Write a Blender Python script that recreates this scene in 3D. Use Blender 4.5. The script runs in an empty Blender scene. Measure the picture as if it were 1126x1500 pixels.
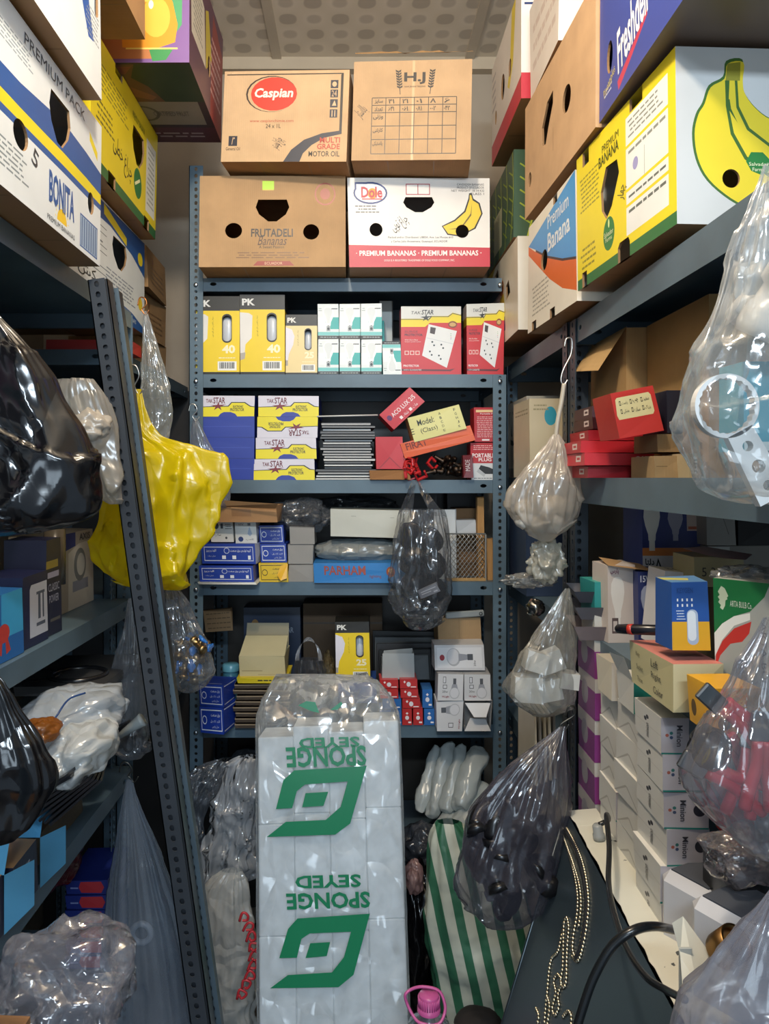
import bpy, math, random
from math import sin, cos, pi, radians
from mathutils import Vector, Matrix, noise
from mathutils.geometry import delaunay_2d_cdt

# ---------------------------------------------------------------- camera, world, lights
SC = bpy.context.scene
COL = SC.collection
F, CX, CY, CAMH = 1130.0, 520.0, 700.0, 1.5      # focal length in px of the 1126x1500 frame, vanishing point, eye height
cd = bpy.data.cameras.new('camera')
cam = bpy.data.objects.new('camera', cd); COL.objects.link(cam)
cam.location = (0, 0, CAMH); cam.rotation_euler = (pi / 2, 0, 0)
cd.sensor_fit = 'VERTICAL'; cd.sensor_height = 36.0; cd.lens = F * 36.0 / 1500
cd.shift_x = (563 - CX) / 1500; cd.shift_y = -(750 - CY) / 1500
cd.clip_start = 0.02; cd.clip_end = 50
SC.camera = cam
SC.view_settings.view_transform = 'Standard'; SC.view_settings.look = 'None'
SC.view_settings.gamma = 1; SC.view_settings.use_curve_mapping = False
SC.view_settings.exposure = 0.68
wd = bpy.data.worlds.new('room_air'); SC.world = wd; wd.use_nodes = True
wd.node_tree.nodes['Background'].inputs[0].default_value = (0.62, 0.8, 1.0, 1)
wd.node_tree.nodes['Background'].inputs[1].default_value = 0.28

def lamp(name, kind, loc, rot, energy, color, **kw):
    l = bpy.data.lights.new(name, kind); l.energy = energy; l.color = color
    for k, v in kw.items(): setattr(l, k, v)
    o = bpy.data.objects.new(name, l); COL.objects.link(o); o.location = loc; o.rotation_euler = rot
    return o
lamp('ceiling_bulb_light', 'POINT', (-0.12, 0.66, 2.62), (0, 0, 0), 33, (1.0, 0.86, 0.68), shadow_soft_size=0.05)
lamp('rear_strip_fill', 'AREA', (0.25, -1.1, 2.45), (radians(62), 0, 0), 24, (0.74, 0.88, 1.0), shape='RECTANGLE', size=1.1, size_y=.09)  # added strip fill behind the camera, for thin glints on the plastic films
lamp('rear_soft_fill', 'AREA', (-0.1, -2.4, 1.5), (radians(90), 0, 0), 12, (0.70, 0.86, 1.0), shape='RECTANGLE', size=.9, size_y=1.4)  # added soft cool fill from behind the camera

# ---------------------------------------------------------------- helpers
def P(px, py, Y):
    return Vector(((px - CX) / F * Y, Y, (CY - py) / F * Y + CAMH))
def lin(h):
    h = h.lstrip('#'); c = [int(h[i:i + 2], 16) / 255 for i in (0, 2, 4)]
    return tuple(x / 12.92 if x <= .04045 else ((x + .055) / 1.055) ** 2.4 for x in c) + (1,)

_mats = {}
def mat(hexc, kind='p', **kw):
    """p printed card, k kraft board, m painted steel, g glossy plastic, r rough, c chrome"""
    key = (hexc, kind, tuple(sorted(kw.items())))
    if key in _mats: return _mats[key]
    m = bpy.data.materials.new({'p': 'printed_card', 'k': 'kraft_board', 'm': 'painted_steel', 'g': 'plastic', 'r': 'matte', 'c': 'metal'}[kind])
    m.use_nodes = True; nt = m.node_tree; N = nt.nodes; L = nt.links
    b = N['Principled BSDF']; col = lin(hexc)
    rough, bump, var, scale = dict(p=(.42, .08, .10, 9), k=(.8, .2, .16, 14), m=(.42, .12, .3, 7), g=(.25, .03, .05, 12), r=(.85, .3, .2, 30), c=(.3, .1, .2, 20))[kind]
    rough = kw.get('rough', rough); bump = kw.get('bump', bump); scale = kw.get('scale', scale)
    b.inputs['Roughness'].default_value = rough
    if kind == 'c': b.inputs['Metallic'].default_value = 1
    tc = N.new('ShaderNodeTexCoord')
    n1 = N.new('ShaderNodeTexNoise'); n1.inputs['Scale'].default_value = scale; n1.inputs['Detail'].default_value = 6
    L.new(tc.outputs['Object'], n1.inputs['Vector'])
    mx = N.new('ShaderNodeMixRGB'); mx.blend_type = 'MULTIPLY'; mx.inputs[0].default_value = 1
    mx.inputs[1].default_value = col
    rp = N.new('ShaderNodeValToRGB'); rp.color_ramp.elements[0].position = .3; rp.color_ramp.elements[1].position = .65
    a = 1 - var; rp.color_ramp.elements[0].color = (a, a, a, 1); rp.color_ramp.elements[1].color = (1, 1, 1, 1)
    L.new(n1.outputs['Fac'], rp.inputs[0]); L.new(rp.outputs[0], mx.inputs[2]); L.new(mx.outputs[0], b.inputs['Base Color'])
    bp = N.new('ShaderNodeBump'); bp.inputs['Strength'].default_value = bump; bp.inputs['Distance'].default_value = .004
    if kind == 'k':
        w = N.new('ShaderNodeTexWave'); w.bands_direction = 'X'; w.inputs['Scale'].default_value = 60; w.inputs['Distortion'].default_value = 1.5; w.inputs['Detail'].default_value = 2
        L.new(tc.outputs['Object'], w.inputs['Vector'])
        ad = N.new('ShaderNodeMath'); ad.operation = 'MULTIPLY_ADD'; L.new(w.outputs['Fac'], ad.inputs[0]); ad.inputs[1].default_value = .12; L.new(n1.outputs['Fac'], ad.inputs[2])
        L.new(ad.outputs[0], bp.inputs['Height'])
    else:
        L.new(n1.outputs['Fac'], bp.inputs['Height'])
    L.new(bp.outputs[0], b.inputs['Normal'])
    _mats[key] = m; return m

def film(hexc='#c8ccd0', op=.35, rough=.12, scale=22, bump=.6, stretch=1.0, gloss=.5, edge=.35):
    """thin plastic film: clear, sheen and body colour mixed, crinkle bump"""
    key = ('film', hexc, op, rough, scale, bump, stretch, gloss, edge)
    if key in _mats: return _mats[key]
    m = bpy.data.materials.new('plastic_film'); m.use_nodes = True; nt = m.node_tree; N = nt.nodes; L = nt.links
    N.remove(N['Principled BSDF']); out = N['Material Output']
    tc = N.new('ShaderNodeTexCoord'); mp = N.new('ShaderNodeMapping'); mp.inputs['Scale'].default_value = (1, 1, stretch)
    L.new(tc.outputs['Object'], mp.inputs[0])
    n1 = N.new('ShaderNodeTexNoise'); n1.noise_type = 'RIDGED_MULTIFRACTAL'; n1.inputs['Scale'].default_value = scale; n1.inputs['Detail'].default_value = 4
    L.new(mp.outputs[0], n1.inputs['Vector'])
    bp = N.new('ShaderNodeBump'); bp.inputs['Strength'].default_value = bump; bp.inputs['Distance'].default_value = .012; L.new(n1.outputs['Fac'], bp.inputs['Height'])
    vo = N.new('ShaderNodeTexVoronoi'); vo.feature = 'DISTANCE_TO_EDGE'; vo.inputs['Scale'].default_value = scale * .8
    ns = N.new('ShaderNodeTexNoise'); ns.inputs['Scale'].default_value = scale * .4; L.new(mp.outputs[0], ns.inputs['Vector'])
    va = N.new('ShaderNodeVectorMath'); va.operation = 'MULTIPLY_ADD'; va.inputs[1].default_value = (.12, .12, .12); L.new(ns.outputs['Color'], va.inputs[0]); L.new(mp.outputs[0], va.inputs[2]); L.new(va.outputs[0], vo.inputs['Vector'])
    b2 = N.new('ShaderNodeBump'); b2.inputs['Strength'].default_value = min(1, bump * .7); b2.inputs['Distance'].default_value = .03; L.new(vo.outputs['Distance'], b2.inputs['Height']); L.new(b2.outputs[0], bp.inputs['Normal'])
    tr = N.new('ShaderNodeBsdfTransparent'); df = N.new('ShaderNodeBsdfDiffuse'); tl = N.new('ShaderNodeBsdfTranslucent'); gl = N.new('ShaderNodeBsdfGlossy')
    df.inputs[0].default_value = lin(hexc); tl.inputs[0].default_value = lin(hexc); gl.inputs[0].default_value = (1, 1, 1, 1); gl.inputs['Roughness'].default_value = rough
    for n in (df, gl, tl): L.new(bp.outputs[0], n.inputs['Normal'])
    m1 = N.new('ShaderNodeMixShader'); m1.inputs[0].default_value = .45; L.new(df.outputs[0], m1.inputs[1]); L.new(tl.outputs[0], m1.inputs[2])
    lw = N.new('ShaderNodeLayerWeight'); lw.inputs[0].default_value = .35; L.new(bp.outputs[0], lw.inputs['Normal'])
    # opacity grows where the film is seen edge-on, as in layered folds
    op1 = N.new('ShaderNodeMath'); op1.operation = 'MULTIPLY_ADD'; op1.use_clamp = True
    L.new(lw.outputs['Facing'], op1.inputs[0]); op1.inputs[1].default_value = edge; op1.inputs[2].default_value = op
    m2 = N.new('ShaderNodeMixShader'); L.new(op1.outputs[0], m2.inputs[0]); L.new(tr.outputs[0], m2.inputs[1]); L.new(m1.outputs[0], m2.inputs[2])
    fr = N.new('ShaderNodeMath'); fr.operation = 'MULTIPLY_ADD'; L.new(lw.outputs['Fresnel'], fr.inputs[0]); fr.inputs[1].default_value = gloss * .5; fr.inputs[2].default_value = .015 + .03 * gloss; fr.use_clamp = True
    m3 = N.new('ShaderNodeMixShader'); L.new(fr.outputs[0], m3.inputs[0]); L.new(m2.outputs[0], m3.inputs[1]); L.new(gl.outputs[0], m3.inputs[2])
    L.new(m3.outputs[0], out.inputs['Surface'])
    _mats[key] = m; return m

class MB:
    def __init__(s): s.v = []; s.f = []; s.m = []; s.s = []; s.mats = []
    def mi(s, m):
        if isinstance(m, str): m = mat(m)
        if m not in s.mats: s.mats.append(m)
        return s.mats.index(m)
    def add(s, vs, fs, m, smooth=False, X=None):
        k = len(s.v); i = s.mi(m)
        s.v += [(X @ Vector(p)) if X is not None else Vector(p) for p in vs]
        for f in fs: s.f.append([a + k for a in f]); s.m.append(i); s.s.append(smooth)
        return s
    def box(s, a, b, m, X=None, bev=0):
        (x0, y0, z0), (x1, y1, z1) = a, b
        if bev:
            q = bev; V = []; 
            for z, i in ((z0, q), (z0 + q, 0), (z1 - q, 0), (z1, q)):
                for x, y in ((x0 + i, y0 + q), (x0 + q, y0 + i), (x1 - q, y0 + i), (x1 - i, y0 + q), (x1 - i, y1 - q), (x1 - q, y1 - i), (x0 + q, y1 - i), (x0 + i, y1 - q)): V.append((x, y, z))
            fs = [[7 - i for i in range(8)], [24 + i for i in range(8)]]
            for r in range(3):
                for i in range(8): j = (i + 1) % 8; fs.append([r * 8 + i, r * 8 + j, r * 8 + 8 + j, r * 8 + 8 + i])
            return s.add(V, fs, m, False, X)
        V = [(x, y, z) for z in (z0, z1) for y in (y0, y1) for x in (x0, x1)]
        return s.add(V, [[0, 2, 3, 1], [4, 5, 7, 6], [0, 1, 5, 4], [2, 6, 7, 3], [0, 4, 6, 2], [1, 3, 7, 5]], m, False, X)
    def tube(s, pts, r, m, n=8, closed=False, cap=True):
        pts = [Vector(p) for p in pts]; rs = r if isinstance(r, (list, tuple)) else [r] * len(pts)
        V = []; up = None; L = len(pts)
        for i, p in enumerate(pts):
            if closed: t = pts[(i + 1) % L] - pts[i - 1]
            else: t = pts[min(i + 1, L - 1)] - pts[max(i - 1, 0)]
            t.normalize()
            if up is None:
                up = Vector((0, 0, 1)) if abs(t.z) < .9 else Vector((0, 1, 0))
            a = t.cross(up)
            if a.length < 1e-5: a = t.cross(Vector((1, 0, 0)))
            a.normalize(); up = a.cross(t).normalized()
            for k in range(n):
                th = 2 * pi * k / n; V.append(p + (a * cos(th) + up * sin(th)) * rs[i])
        fs = []
        for i in range(L if closed else L - 1):
            for k in range(n):
                j = (i + 1) % L; fs.append([i * n + k, i * n + (k + 1) % n, j * n + (k + 1) % n, j * n + k])
        if cap and not closed: fs += [list(range(n))[::-1], [(L - 1) * n + k for k in range(n)]]
        return s.add(V, fs, m, True)
    def lathe(s, prof, m, n=24, X=None, smooth=True):
        V = []
        for r, z in prof:
            for k in range(n): V.append((r * cos(2 * pi * k / n), r * sin(2 * pi * k / n), z))
        fs = [[i * n + k, i * n + (k + 1) % n, (i + 1) * n + (k + 1) % n, (i + 1) * n + k] for i in range(len(prof) - 1) for k in range(n)]
        return s.add(V, fs, m, smooth, X)
    def build(s, name, parent=None, loc=None, rot=None, origin=None):
        me = bpy.data.meshes.new(name); V = s.v
        if origin is not None: V = [p - Vector(origin) for p in V]; loc = origin
        me.from_pydata([tuple(p) for p in V], [], s.f)
        for m in s.mats: me.materials.append(m)
        me.polygons.foreach_set('material_index', s.m); me.polygons.foreach_set('use_smooth', s.s)
        me.update()
        o = bpy.data.objects.new(name, me); COL.objects.link(o)
        if parent is not None: o.parent = parent
        if loc is not None: o.location = loc
        if rot is not None: o.rotation_euler = rot
        return o

def tag(o, label, cat, group=None, kind=None):
    if label: o['label'] = label
    if cat: o['category'] = cat
    if group: o['group'] = group
    if kind: o['kind'] = kind
    return o
def empty(name, loc=(0, 0, 0), rot=(0, 0, 0)):
    o = bpy.data.objects.new(name, None); COL.objects.link(o); o.location = loc; o.rotation_euler = rot; o.empty_display_size = .05
    return o
def copy_thing(root, loc, rot=None, label=None, scale=None):
    def cp(o, par):
        c = o.copy(); COL.objects.link(c); c.parent = par
        for ch in [x for x in bpy.data.objects if x.parent == o]: cp(ch, c)
        return c
    r = cp(root, None); r.location = loc
    if rot is not None: r.rotation_euler = rot
    if scale is not None: r.scale = scale
    if label: r['label'] = label
    return r
def catmull(pts, n=6, closed=False):
    pts = [Vector(p) for p in pts]; out = []; L = len(pts)
    for i in range(L if closed else L - 1):
        g = (lambda k: pts[k % L]) if closed else (lambda k: pts[max(0, min(L - 1, k))])
        a, b, c, d = g(i - 1), g(i), g(i + 1), g(i + 2)
        for k in range(n):
            t = k / n; out.append(.5 * ((2 * b) + (c - a) * t + (2 * a - 5 * b + 4 * c - d) * t * t + (3 * b - a - 3 * c + d) * t ** 3))
    if not closed: out.append(pts[-1])
    return out

# ---------------------------------------------------------------- lettering
_AR = {'ا': (0xFE8D, 0xFE8E, 0, 0), 'آ': (0xFE81, 0xFE82, 0, 0), 'ب': 0xFE8F, 'پ': 0xFB56, 'ت': 0xFE95, 'ج': 0xFE9D, 'چ': 0xFB7A, 'ح': 0xFEA1, 'خ': 0xFEA5,
       'د': (0xFEA9, 0xFEAA, 0, 0), 'ر': (0xFEAD, 0xFEAE, 0, 0), 'ز': (0xFEAF, 0xFEB0, 0, 0), 'س': 0xFEB1, 'ش': 0xFEB5, 'ص': 0xFEB9, 'ع': 0xFEC9, 'ف': 0xFED1,
       'ق': 0xFED5, 'ک': 0xFB8E, 'گ': 0xFB92, 'ل': 0xFEDD, 'م': 0xFEE1, 'ن': 0xFEE5, 'و': (0xFEED, 0xFEEE, 0, 0), 'ه': 0xFEE9, 'ی': (0xFBFC, 0xFBFD, 0xFBFE, 0xFBFF), 'ط': 0xFEC1}
def fa(s):
    out = []
    g = lambda c: (_AR[c] if isinstance(_AR[c], tuple) else tuple(_AR[c] + k for k in range(4)))
    for i, c in enumerate(s):
        if c not in _AR: out.append(c); continue
        f = g(c); pj = i > 0 and s[i - 1] in _AR and g(s[i - 1])[2]; nj = i < len(s) - 1 and s[i + 1] in _AR and f[2]
        out.append(chr(f[3] if pj and nj else f[1] if pj else f[2] if nj else f[0]))
    return ''.join(reversed(out))
_glyph = {}
def glyphs(t, bold=0.0, shear=0.0):
    key = (t, bold, shear)
    if key not in _glyph:
        c = bpy.data.curves.new('lettering', 'FONT'); c.body = t; c.resolution_u = 2; c.offset = bold; c.shear = shear
        o = bpy.data.objects.new('lettering', c); COL.objects.link(o)
        dg = bpy.context.evaluated_depsgraph_get(); me = bpy.data.meshes.new_from_object(o.evaluated_get(dg))
        vs = [(v.co.x, v.co.y) for v in me.vertices]; fs = [list(p.vertices) for p in me.polygons]
        x0 = min(v[0] for v in vs); x1 = max(v[0] for v in vs); y0 = min(v[1] for v in vs); y1 = max(v[1] for v in vs)
        _glyph[key] = ([((x - x0) / (x1 - x0 or 1), (y - y0) / (y1 - y0 or 1)) for x, y in vs], fs)
        bpy.data.objects.remove(o); bpy.data.curves.remove(c); bpy.data.meshes.remove(me)
    return _glyph[key]

# ---------------------------------------------------------------- printed faces
def R(a, b, c, d): return [(a, b), (c, b), (c, d), (a, d)]
def E(cu, cv, ru, rv, n=22, a0=0, a1=360):
    return [(cu + ru * cos(radians(a0 + (a1 - a0) * k / n)), cv + rv * sin(radians(a0 + (a1 - a0) * k / n))) for k in range(n if a1 - a0 == 360 else n + 1)]
def SLOT(cu, cv, ru, rv, n=8):                       # upright slot with round ends, ru in width fraction, rv in height fraction
    k = rv * .7
    return E(cu, cv + k, ru, rv - k, n, 0, 180) + E(cu, cv - k, ru, rv - k, n, 180, 360)
def HAND(cu, cv, ru, rv):                            # hand hole of a banana carton, flat top, drooping belly
    return [(cu - ru, cv + rv * .3), (cu - ru * .85, cv + rv), (cu + ru * .85, cv + rv), (cu + ru, cv + rv * .3), (cu + ru * .8, cv - rv * .35), (cu + ru * .25, cv - rv), (cu - ru * .25, cv - rv), (cu - ru * .8, cv - rv * .35)]
def BULB(cu, v0, v1, ru, up=True):                   # light bulb outline: globe and cap
    pr = [(.34, 0), (.34, .2), (.42, .22), (.46, .34), (.8, .52), (1, .7), (.93, .87), (.6, .97), (.2, 1)]
    if not up: pr = [(a, 1 - b) for a, b in reversed(pr)]
    r = [(cu + a * ru, v0 + (v1 - v0) * b) for a, b in pr]; l = [(cu - a * ru, v0 + (v1 - v0) * b) for a, b in reversed(pr)]
    return r + l
def T(t, a, b, c, d, col, rot=0, bold=.0, shear=0): return ('t', t, (a, b, c, d), col, rot, bold, shear)
def LINES(a, b, c, d, n, col, seed=1):               # unreadable small print as rows of word dashes
    r = random.Random(seed); out = []; dv = (d - b) / n
    for i in range(n):
        u = a + r.uniform(0, .03)
        while u < c - (c - a) * .12:
            w = (c - a) * r.uniform(.06, .2); e = min(c, u + w); out.append((col, R(u, b + dv * (i + .3), e, b + dv * (i + .68)))); u = e + (c - a) * .03
    return out
def BARS(a, b, c, d, bg='#f2f2ee', fg='#16161a', seed=3):
    r = random.Random(seed); out = [(bg, R(a, b, c, d))]; u = a + (c - a) * .08
    while u < c - (c - a) * .1:
        w = (c - a) * r.choice((.015, .03, .05)); out.append((fg, R(u, b + (d - b) * .2, u + w, d - (d - b) * .1))); u += w + (c - a) * r.choice((.02, .035))
    return out
def CHECK(cols, rows, a, b, c, d, col, th=.006):     # ruled table
    out = []
    for i in range(cols + 1): u = a + (c - a) * i / cols; out.append((col, R(u - th / 2, b, u + th / 2, d)))
    for j in range(rows + 1): v = b + (d - b) * j / rows; out.append((col, R(a, v - th / 2, c, v + th / 2)))
    return out
def FRAME(a, b, c, d, col, tu, tv, inner):
    return [(col, R(a, b, c, d)), (inner, R(a + tu, b + tv, c - tu, d - tv))]

def face(mb, O, U, V, art, base, rim='#8a6a48', thick=.004):
    O, U, V = Vector(O), Vector(U), Vector(V); w, h = U.length, V.length
    Nn = U.cross(V).normalized()
    base = mat(base) if isinstance(base, str) else base
    shapes = [a for a in art if a[0] != 't']; texts = [a for a in art if a[0] == 't']
    if not shapes:
        mb.add([O, O + U, O + U + V, O + V], [[0, 1, 2, 3]], base)
    else:
        pts = [(0, 0), (w, 0), (w, h), (0, h)]; fs = [[0, 1, 2, 3]]; cols = [base]
        for c, pg in shapes:
            q = [(u * w, v * h) for u, v in pg]
            ar = sum(q[i][0] * q[(i + 1) % len(q)][1] - q[(i + 1) % len(q)][0] * q[i][1] for i in range(len(q)))
            if ar < 0: q = q[::-1]
            k = len(pts); pts += q; fs.append(list(range(k, k + len(q)))); cols.append(None if c == 'hole' else (mat(c) if isinstance(c, str) else c))
            if c == 'hole':
                I = [O + U * (x / w) + V * (y / h) for x, y in q]; J = [p - Nn * thick for p in I]; n = len(q)
                mb.add(I + J, [[i, i + n, (i + 1) % n + n, (i + 1) % n] for i in range(n)], mat(rim, 'k'))
        r = delaunay_2d_cdt([Vector(p) for p in pts], [], fs, 1, 1e-7, True)
        VV = [O + U * (p[0] / w) + V * (p[1] / h) for p in r[0]]; by = {}
        for f, og in zip(r[2], r[5]):
            if 0 not in og: continue
            c = cols[max(og)]
            if c is None or any(cols[g] is None for g in og): continue
            by.setdefault(c, []).append(list(f))
        for c, l in by.items(): mb.add(VV, l, c)
    for _, t, (a, b, c, d), col, rot, bold, shear in texts:
        gv, gf = glyphs(t, bold, shear); cu, cv = (a + c) / 2 * w, (b + d) / 2 * h; wu, hv = (c - a) * w, (d - b) * h; ca, sa = cos(radians(rot)), sin(radians(rot))
        if rot in (90, -90, 270): wu, hv = hv, wu
        q = []
        for x, y in gv:
            x = (x - .5) * wu; y = (y - .5) * hv; q.append(O + Nn * .0005 + U * ((cu + x * ca - y * sa) / w) + V * ((cv + x * sa + y * ca) / h))
        mb.add(q, gf, mat(col) if isinstance(col, str) else col)

FACES = ('F', 'B', 'L', 'R', 'T', 'D')
def carton_mb(w, d, h, base='#b98a58', kind='k', jit=0.003, seed=0, skip='', rim='#8a6a48', mb=None, X=None, **faces):
    """origin at the middle of the front bottom edge; front is -Y. faces F B L R T D = art list or (base colour, art list)"""
    m = MB(); hw = w / 2
    geo = dict(F=((-hw, 0, 0), (w, 0, 0), (0, 0, h)), B=((hw, d, 0), (-w, 0, 0), (0, 0, h)), L=((-hw, d, 0), (0, -d, 0), (0, 0, h)), R=((hw, 0, 0), (0, d, 0), (0, 0, h)),
               T=((-hw, 0, h), (w, 0, 0), (0, d, 0)), D=((-hw, d, 0), (w, 0, 0), (0, -d, 0)))
    for k in FACES:
        if k in skip: continue
        a = faces.get(k, []); bc = base
        if isinstance(a, tuple): bc, a = a
        bm_ = mat(bc, kind) if isinstance(bc, str) else bc
        face(m, *geo[k], a, bm_, rim)
    r = random.Random(seed); C = {(i, j, k): Vector((r.uniform(-jit, jit), r.uniform(-jit, jit), r.uniform(-jit, jit) if k else 0)) for i in (0, 1) for j in (0, 1) for k in (0, 1)}
    for n_, p in enumerate(m.v):
        x = (p.x + hw) / w; y = p.y / d; z = p.z / h; o = Vector()
        for (i, j, k), c in C.items(): o += c * ((x if i else 1 - x) * (y if j else 1 - y) * (z if k else 1 - z))
        m.v[n_] = p + o
    if X is not None: m.v = [X @ p for p in m.v]
    if mb is not None:
        for f, i, s in zip(m.f, m.m, m.s): mb.f.append([a + len(mb.v) for a in f]); mb.m.append(mb.mi(m.mats[i])); mb.s.append(s)
        mb.v += m.v; return mb
    return m
def carton(name, label, cat, w, d, h, loc, rz=0, rx=0, ry=0, group=None, parent=None, **kw):
    o = carton_mb(w, d, h, **kw).build(name, parent, loc, (radians(rx), radians(ry), radians(rz)))
    if parent is None: tag(o, label, cat, group)
    return o
def fb(name, label, cat, px0, py0, px1, py1, Y, d, z0=None, dz=0, **kw):
    """box whose front covers a rectangle of the view at depth Y; z0 = height it stands on"""
    a, b = P(px0, py1, Y), P(px1, py0, Y)
    z = a.z if z0 is None else z0
    return carton(name, label, cat, b.x - a.x, d, b.z - z, ((a.x + b.x) / 2, Y, z), **kw)

# ---------------------------------------------------------------- bags and wraps
def crease(p, nrm, cr, wr, seed=0):
    """crumpled film: flat facets meeting in sharp ridges"""
    q = Vector((p.x * 1.5, p.y * 1.5, p.z)) * wr + Vector((seed * 1.7, 0, seed))
    q += noise.noise_vector(q * .7) * .35
    d1, pt = noise.voronoi(q * 1.5); d2, _ = noise.voronoi(q * 3.6 + Vector((5, 5, 5)))
    s = noise.cell_vector(pt[0] * 3.17); f = (q * 1.5 - pt[0]).dot(s - Vector((.5, .5, .5))) * 1.6
    return nrm * ((d1[0] - .45) * 1.1 + f * .55 + (d2[0] - .4) * .4) * cr * 1.7 + Vector((0, 0, 1)) * f * cr * .3
def bag_mb(Y, rows, dr=.6, folds=.22, crink=.006, m=None, seed=0, n=110, nr=64, lean=0.0, fk=(7, 13, 22), power=1.3, mb=None, wr=9.0, nofold_below=1.0):
    mb = mb or MB(); rnd = random.Random(seed); ph = [rnd.uniform(0, 6.28) for _ in range(8)]
    pts = []
    for py, a, b in rows: p, q = P(a, py, Y), P(b, py, Y); pts.append(((p + q) / 2, (q.x - p.x) / 2))
    cs = catmull([p for p, _ in pts], 12); rs = [max(.0005, v.x) for v in catmull([(r, 0, 0) for _, r in pts], 12)]
    L = len(cs); V = []
    tot = cs[0].z - cs[-1].z
    for i in range(L):
        c, r = cs[i], rs[i]; t = (cs[0].z - c.z) / (tot or 1); amp = folds * max(0, 1 - t) ** power
        for k in range(n):
            th = 2 * pi * k / n
            f = sin(fk[0] * th + ph[0] + 1.5 * t) * .45 + sin(fk[1] * th + ph[1] - t) * .35 + sin(fk[2] * th + ph[2] + 2 * t) * .3
            q = noise.noise(Vector((cos(th) * 2 + seed * 3.1, sin(th) * 2, t * 4))) * .12 * min(1, t * 2)
            rr = r * (1 + amp * f + q)
            x = cos(th) * rr; y = sin(th) * rr * dr
            p = Vector((c.x + x, c.y + y + lean * t, c.z))
            cr = crink * min(1, r / .03) * (.3 + t)
            V.append(p + crease(p, Vector((cos(th), sin(th), 0)), cr, wr, seed))
    fs = [[i * n + k, (i + 1) * n + k, (i + 1) * n + (k + 1) % n, i * n + (k + 1) % n] for i in range(L - 1) for k in range(n)]
    fs.append([(L - 1) * n + k for k in range(n)][::-1]); 
    mb.add(V, fs, m, True); return mb
def bag(name, label, cat, Y, rows, m, group=None, parts=(), **kw):
    mb = bag_mb(Y, rows, m=m, **kw); top = P((rows[0][1] + rows[0][2]) / 2, rows[0][0], Y)
    o = mb.build(name, origin=top); tag(o, label, cat, group)
    return o
def hook(px0, py0, px1, py1, Y, label, r=.0016, col='#c8c8c4', name='wire_hook', wob=.012):
    a, b = P(px0, py0, Y), P(px1, py1, Y); d = b - a
    pts = [a + Vector((-wob, 0, -wob)), a + Vector((-wob * .6, 0, wob * .5)), a + Vector((wob * .4, 0, wob * .4)), a + d * .3 + Vector((wob * .6, 0, 0)), a + d * .7 + Vector((-wob * .5, 0, 0)), b + Vector((-wob * .6, 0, wob * .3)), b + Vector((0, 0, -wob * .4)), b + Vector((wob * .7, 0, wob * .5))]
    o = MB().tube(catmull(pts, 6), r, mat(col, 'c'), 7).build(name, origin=a)
    return tag(o, label, 'hook')
def blob_mb(c, rad, m, amp=.25, seed=0, n=72, freq=2.0, mb=None, rot=None, fine=.06, flat=False):
    """crumpled closed wrap"""
    mb = mb or MB(); V = []; nl = n // 2; c = Vector(c); Q = Matrix.Rotation(radians(rot or 0), 3, 'Y')
    for i in range(nl + 1):
        ph = pi * i / nl
        for k in range(n):
            th = 2 * pi * k / n; u = Vector((sin(ph) * cos(th), sin(ph) * sin(th), cos(ph)))
            w = u * freq + Vector((seed * 7.3, 0, seed)); d1, _ = noise.voronoi(w * 1.6); d2, _ = noise.voronoi(w * 3.5)
            s = 1 + amp * (noise.noise(w) * .8 + (d1[0] - .4) * .55) + fine * (d2[0] - .35) * 1.6
            V.append(c + Q @ Vector((u.x * rad[0] * s, u.y * rad[1] * s, u.z * rad[2] * s)))
    fs = [[i * n + k, (i + 1) * n + k, (i + 1) * n + (k + 1) % n, i * n + (k + 1) % n] for i in range(nl) for k in range(n)]
    return mb.add(V, fs, m, True)
def blob(name, label, cat, c, rad, m, group=None, **kw):
    o = blob_mb(c, rad, m, **kw).build(name, origin=Vector(c) - Vector((0, 0, rad[2]))); return tag(o, label, cat, group)
# ---------------------------------------------------------------- the room
H = CAMH
STEEL = '#566c7b'
def ceil_mat():
    m = bpy.data.materials.new('ceiling_panel'); m.use_nodes = True; N = m.node_tree.nodes; L = m.node_tree.links; b = N['Principled BSDF']; b.inputs['Roughness'].default_value = .4
    tc = N.new('ShaderNodeTexCoord'); sp = N.new('ShaderNodeSeparateXYZ'); L.new(tc.outputs['Object'], sp.inputs[0])
    def mth(op, a, c=None):
        n = N.new('ShaderNodeMath'); n.operation = op
        for i, x in enumerate((a, c)):
            if x is None: continue
            if isinstance(x, (int, float)): n.inputs[i].default_value = x
            else: L.new(x, n.inputs[i])
        return n.outputs[0]
    k = 2 * pi / .16
    sx = mth('SINE', mth('MULTIPLY', sp.outputs[0], k)); sy = mth('SINE', mth('MULTIPLY', sp.outputs[1], k))
    s2 = mth('SINE', mth('MULTIPLY', mth('ADD', sp.outputs[0], sp.outputs[1]), k))
    v = mth('ADD', mth('MULTIPLY', sx, sy), mth('MULTIPLY', s2, .22))
    rp = N.new('ShaderNodeValToRGB'); e = rp.color_ramp.elements; e[0].position = .10; e[0].color = lin('#d0c6b8'); e[1].position = .22; e[1].color = lin('#ebe1d1')
    el = e.new(.72); el.color = lin('#e4dac8'); e2 = e.new(.8); e2.color = lin('#c2b8aa')
    L.new(mth('ADD', mth('MULTIPLY', v, .5), .5), rp.inputs[0]); L.new(rp.outputs[0], b.inputs['Base Color'])
    return m
def struct(name, mb, **kw): o = mb.build(name, **kw); o['kind'] = 'structure'; return o
struct('floor', MB().box((-1.6, -.6, -.05), (1.6, 2.7, 0), '#4a4744'))
struct('ceiling', MB().box((-1.6, -.4, 2.9), (1.6, 2.7, 2.95), ceil_mat()))
struct('wall_back', MB().box((-1.6, 2.6, 0), (1.6, 2.7, 2.9), '#a89c8c'))
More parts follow.
